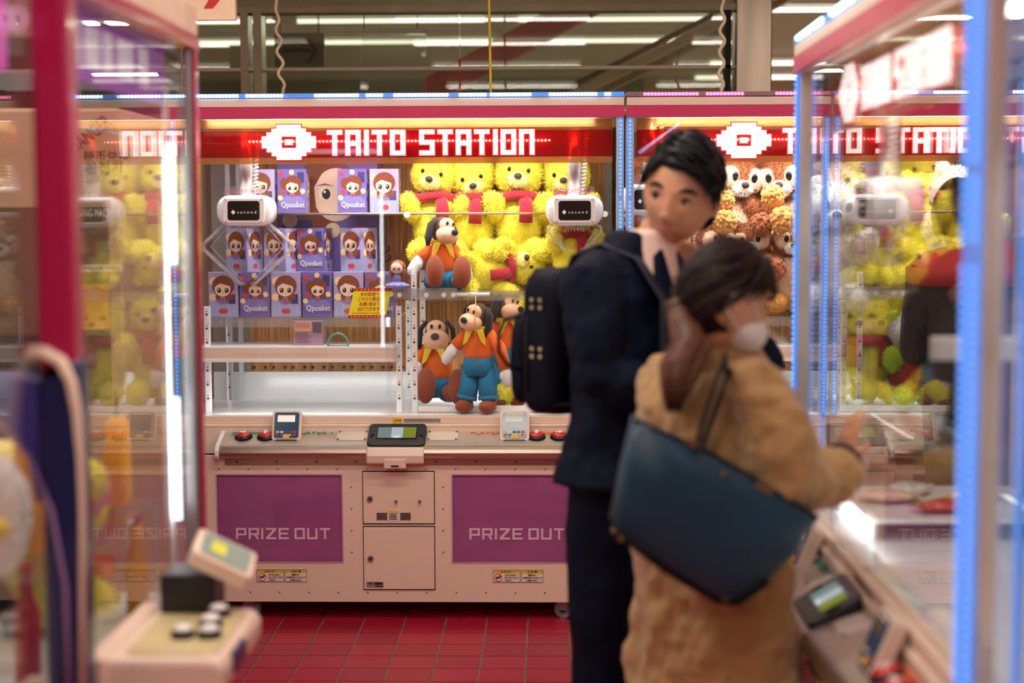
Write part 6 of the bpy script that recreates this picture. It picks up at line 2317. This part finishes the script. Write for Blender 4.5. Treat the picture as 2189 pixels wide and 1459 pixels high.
b = MB()
cap(b, WT, kk, wrule, 1.08)
hair_clumps(b, WT, kk, wrule, wflow, 420, 0.010, 8, 1.08)
b.build('hair', HAIRD, wom, smooth=True)
b = MB()
base = WT @ Vector((0, 0.100, -0.045))
tail = [base, ml(at(1478, 735, 3.03)), ml(at(1455, 785, 2.99)), ml(at(1446, 830, 2.97)), ml(at(1440, 872, 2.97))]
b.tube(tail, [0.020, 0.036, 0.038, 0.028, 0.006], 18)
q = random.Random(4)
for i in range(70):
    o_ = Vector((q.uniform(-1, 1), q.uniform(-1, 1), 0))
    b.tube([tail[0] + o_ * 0.012, tail[1] + o_ * 0.034, tail[2] + o_ * 0.036, tail[3] + o_ * 0.026, tail[4] + o_ * 0.012 + Vector((0, 0, q.uniform(-.01, .02)))], [0.004, 0.005, 0.005, 0.004, 0.001], 5)
b.build('ponytail', HAIRM, wom, smooth=True)
MB().tube([base + (tail[1] - base) * 0.10, base + (tail[1] - base) * 0.22], 0.023, 14).build('hair_tie', BAGD, wom, smooth=True)
MB().ell(WT @ Vector((-0.080 * kk, 0.012, -0.052)), (0.005, 0.005, 0.010), 10, 8).build('earring', BRASS, wom, smooth=True)

# tote bag on her near arm
YB = 2.90
bag = thing('tote_bag', 'teal leather tote bag tilted on the arm of the camel coat', 'bag', at(1530, 1150, YB))
O = Vector(bag.location)


def bp_(px, py, dy=0.0):
    return ml(at(px, py, YB)) + Vector((0, dy, 0))


out = [(1352, 888), (1420, 922), (1520, 965), (1630, 1030), (1752, 1104), (1700, 1180), (1640, 1240), (1572, 1286), (1535, 1284), (1420, 1212), (1318, 1135), (1304, 1108), (1325, 1000)]
cen = Vector((1525, 1110, 0))
b = MB()
layers = []
for dy, k in ((-0.030, 0.84), (-0.042, 0.60), (-0.012, 0.97), (0.02, 1.0), (0.055, 0.97), (0.075, 0.85)):
    layers.append((dy, k))
order = [(-0.042, 0.55), (-0.034, 0.86), (-0.014, 0.98), (0.020, 1.0), (0.052, 0.98), (0.07, 0.86)]
n_ = len(out)
v, f = [], []
for dy, k in order:
    for px, py in out:
        v.append(bp_(cen.x + (px - cen.x) * k, cen.y + (py - cen.y) * k, dy))
for i in range(len(order) - 1):
    for j in range(n_):
        f.append((i * n_ + j, i * n_ + (j + 1) % n_, (i + 1) * n_ + (j + 1) % n_, (i + 1) * n_ + j))
f += [tuple(range(n_)), tuple(range(len(order) * n_ - 1, (len(order) - 1) * n_ - 1, -1))]
b.add(v, f)
o = b.build('bag_body', BAGM, bag, smooth=True)
b = MB()
b.tube([bp_(px, py, -0.012) for px, py in ((1310, 1122), (1420, 1208), (1535, 1276), (1572, 1280), (1640, 1234))], 0.011, 10)
b.build('base_edge', BAGD, bag, smooth=True)
b = MB()
b.tube([bp_(px, py, -0.014) for px, py in ((1354, 894), (1420, 926), (1520, 970), (1630, 1036), (1745, 1104))], 0.006, 8)
b.build('top_binding', BAGD, bag, smooth=True)
for dy, st in ((-0.022, [(1478, 990), (1488, 940), (1505, 880), (1525, 820), (1548, 772)]), (0.06, [(1500, 985), (1520, 930), (1545, 860), (1565, 800)])):
    b = MB()
    pts = [bp_(px, py, dy if i < 4 else dy + 0.03) for i, (px, py) in enumerate(st)]
    top = pts[-1]
    pts += [top + Vector((0.006, 0.05, 0.004)), top + Vector((0.012, 0.08, -0.02)), bp_(1600, 1000, dy), bp_(1590, 1030, dy)] if dy < 0 else [top + Vector((0.006, 0.03, -0.005))]
    b.tube(pts[:len(st) + 2], [(0.013, 0.005)] * (len(st) + 2) if dy < 0 else [(0.012, 0.005)] * (len(st) + 1), 10)
    b.build('shoulder_strap', BAGD, bag, smooth=True)
for px, py, rr in ((1476, 942, 0.010), (1628, 1037, 0.012)):
    b = MB()
    c_ = bp_(px, py, -0.030)
    b.box(c_.x - 0.016, c_.x + 0.016, c_.y - 0.004, c_.y + 0.004, c_.z - 0.006, c_.z + 0.006, T=Matrix.Translation(c_) @ Matrix.Rotation(R(30), 4, 'Y') @ Matrix.Translation(-c_))
    b.build('metal_plate', BRASS, bag, bevel=0.002)
for px, py in ((1312, 1130), (1326, 1146), (1548, 1274), (1540, 1006)):
    MB().ell(bp_(px, py, -0.040 if py < 1100 else -0.022), 0.0055, 10, 8).build('stud', BRASS, bag, smooth=True)

# ------------------------------------------------------------------ person beyond the near machine, seen from behind
P3 = thing('person', 'person in dark jacket with red shoulders, back turned, beyond the side-on machine', 'person', (1.385, 5.05, 0))
O = Vector(P3.location)
DJ = M('charcoal_jacket', (30, 36, 44), rough=0.7, var=0.06)
RJ = M('red_yoke', (196, 44, 40), rough=0.7, var=0.05)
OL = M('olive_trousers', (92, 84, 50), rough=0.8, var=0.08)
H3 = ml(at(2050, 462, 5.05))
T3_ = Matrix.Translation(H3) @ Matrix.Rotation(R(160), 4, 'Z') @ Matrix.Rotation(R(14), 4, 'X')
b = MB()
add_head(b, T3_)
b.tube([(0, 0, 1.30), (0, 0, 1.40), H3 - Vector((0, 0, 0.05))], [0.06, 0.052, 0.05], 14)
b.loft([(0, 0, 0.80, 0.14, 0.10, 0), (0, 0, 1.05, 0.14, 0.10, 0), (0, 0, 1.28, 0.16, 0.09, 0), (0, 0, 1.36, 0.06, 0.05, 0)], 20)
hands3 = [(Vector((-0.17, 0, 1.28)), Vector((-0.195, 0.03, 1.03)), Vector((-0.10, 0.26, 0.98))), (Vector((0.17, 0, 1.28)), Vector((0.195, 0.03, 1.03)), Vector((0.10, 0.26, 0.98)))]
for sh, el, wr in hands3:
    b.tube([sh, el, wr], [0.045, 0.036, 0.025], 12)
    add_hand(b, wr, wr - el, (0, 0, 1), 1, 0.6)
for s in (-1, 1):
    b.tube([(s * 0.085, 0, 0.84), (s * 0.09, 0, 0.45), (s * 0.09, 0.01, 0.05)], [0.08, 0.052, 0.038], 14)
remesh(b.build('body', SKIN, P3), 0.006, 3)
face_parts(P3, T3_)
b = MB()
b.loft([(0, 0, 0.80, 0.175, 0.13, 0), (0, 0, 0.95, 0.17, 0.125, 0), (0, 0, 1.12, 0.182, 0.130, 0), (0, 0, 1.25, 0.192, 0.122, 0), (0, 0, 1.31, 0.185, 0.11, 0)], 30)
for sh, el, wr in hands3:
    b.tube([sh - Vector((0, 0, 0.02)), el, el.lerp(wr, 0.9)], [0.074, 0.060, 0.046], 16)
remesh(b.build('jacket', DJ, P3), 0.009, 6, 0.02)
b = MB()
b.loft([(0, 0, 1.245, 0.238, 0.136, 0), (0, 0, 1.30, 0.242, 0.128, 0), (0, 0, 1.35, 0.185, 0.105, 0), (0, 0, 1.375, 0.09, 0.08, 0), (0, 0, 1.40, 0.066, 0.066, 0)], 30)
b.build('red_yoke', RJ, P3, smooth=True)
b = MB()
for s in (-1, 1):
    b.tube([(s * 0.082, 0, 0.86), (s * 0.09, 0, 0.45), (s * 0.09, 0.01, 0.06)], [0.098, 0.078, 0.064], 16)
remesh(b.build('trousers', OL, P3), 0.01, 5, 0.02)
for s in (-1, 1):
    shoe(P3, (s * 0.09, 0.05, 0), math.pi)
b = MB()
cap(b, T3_, 1.0, mrule, 1.07)
hair_clumps(b, T3_, 1.0, mrule, lambda d, q: (Vector((q.uniform(-.3, .3), 0.3, -1)), 0.045, 0.3), 260, 0.010, 9, 1.04)
b.build('hair', HAIRK, P3, smooth=True)
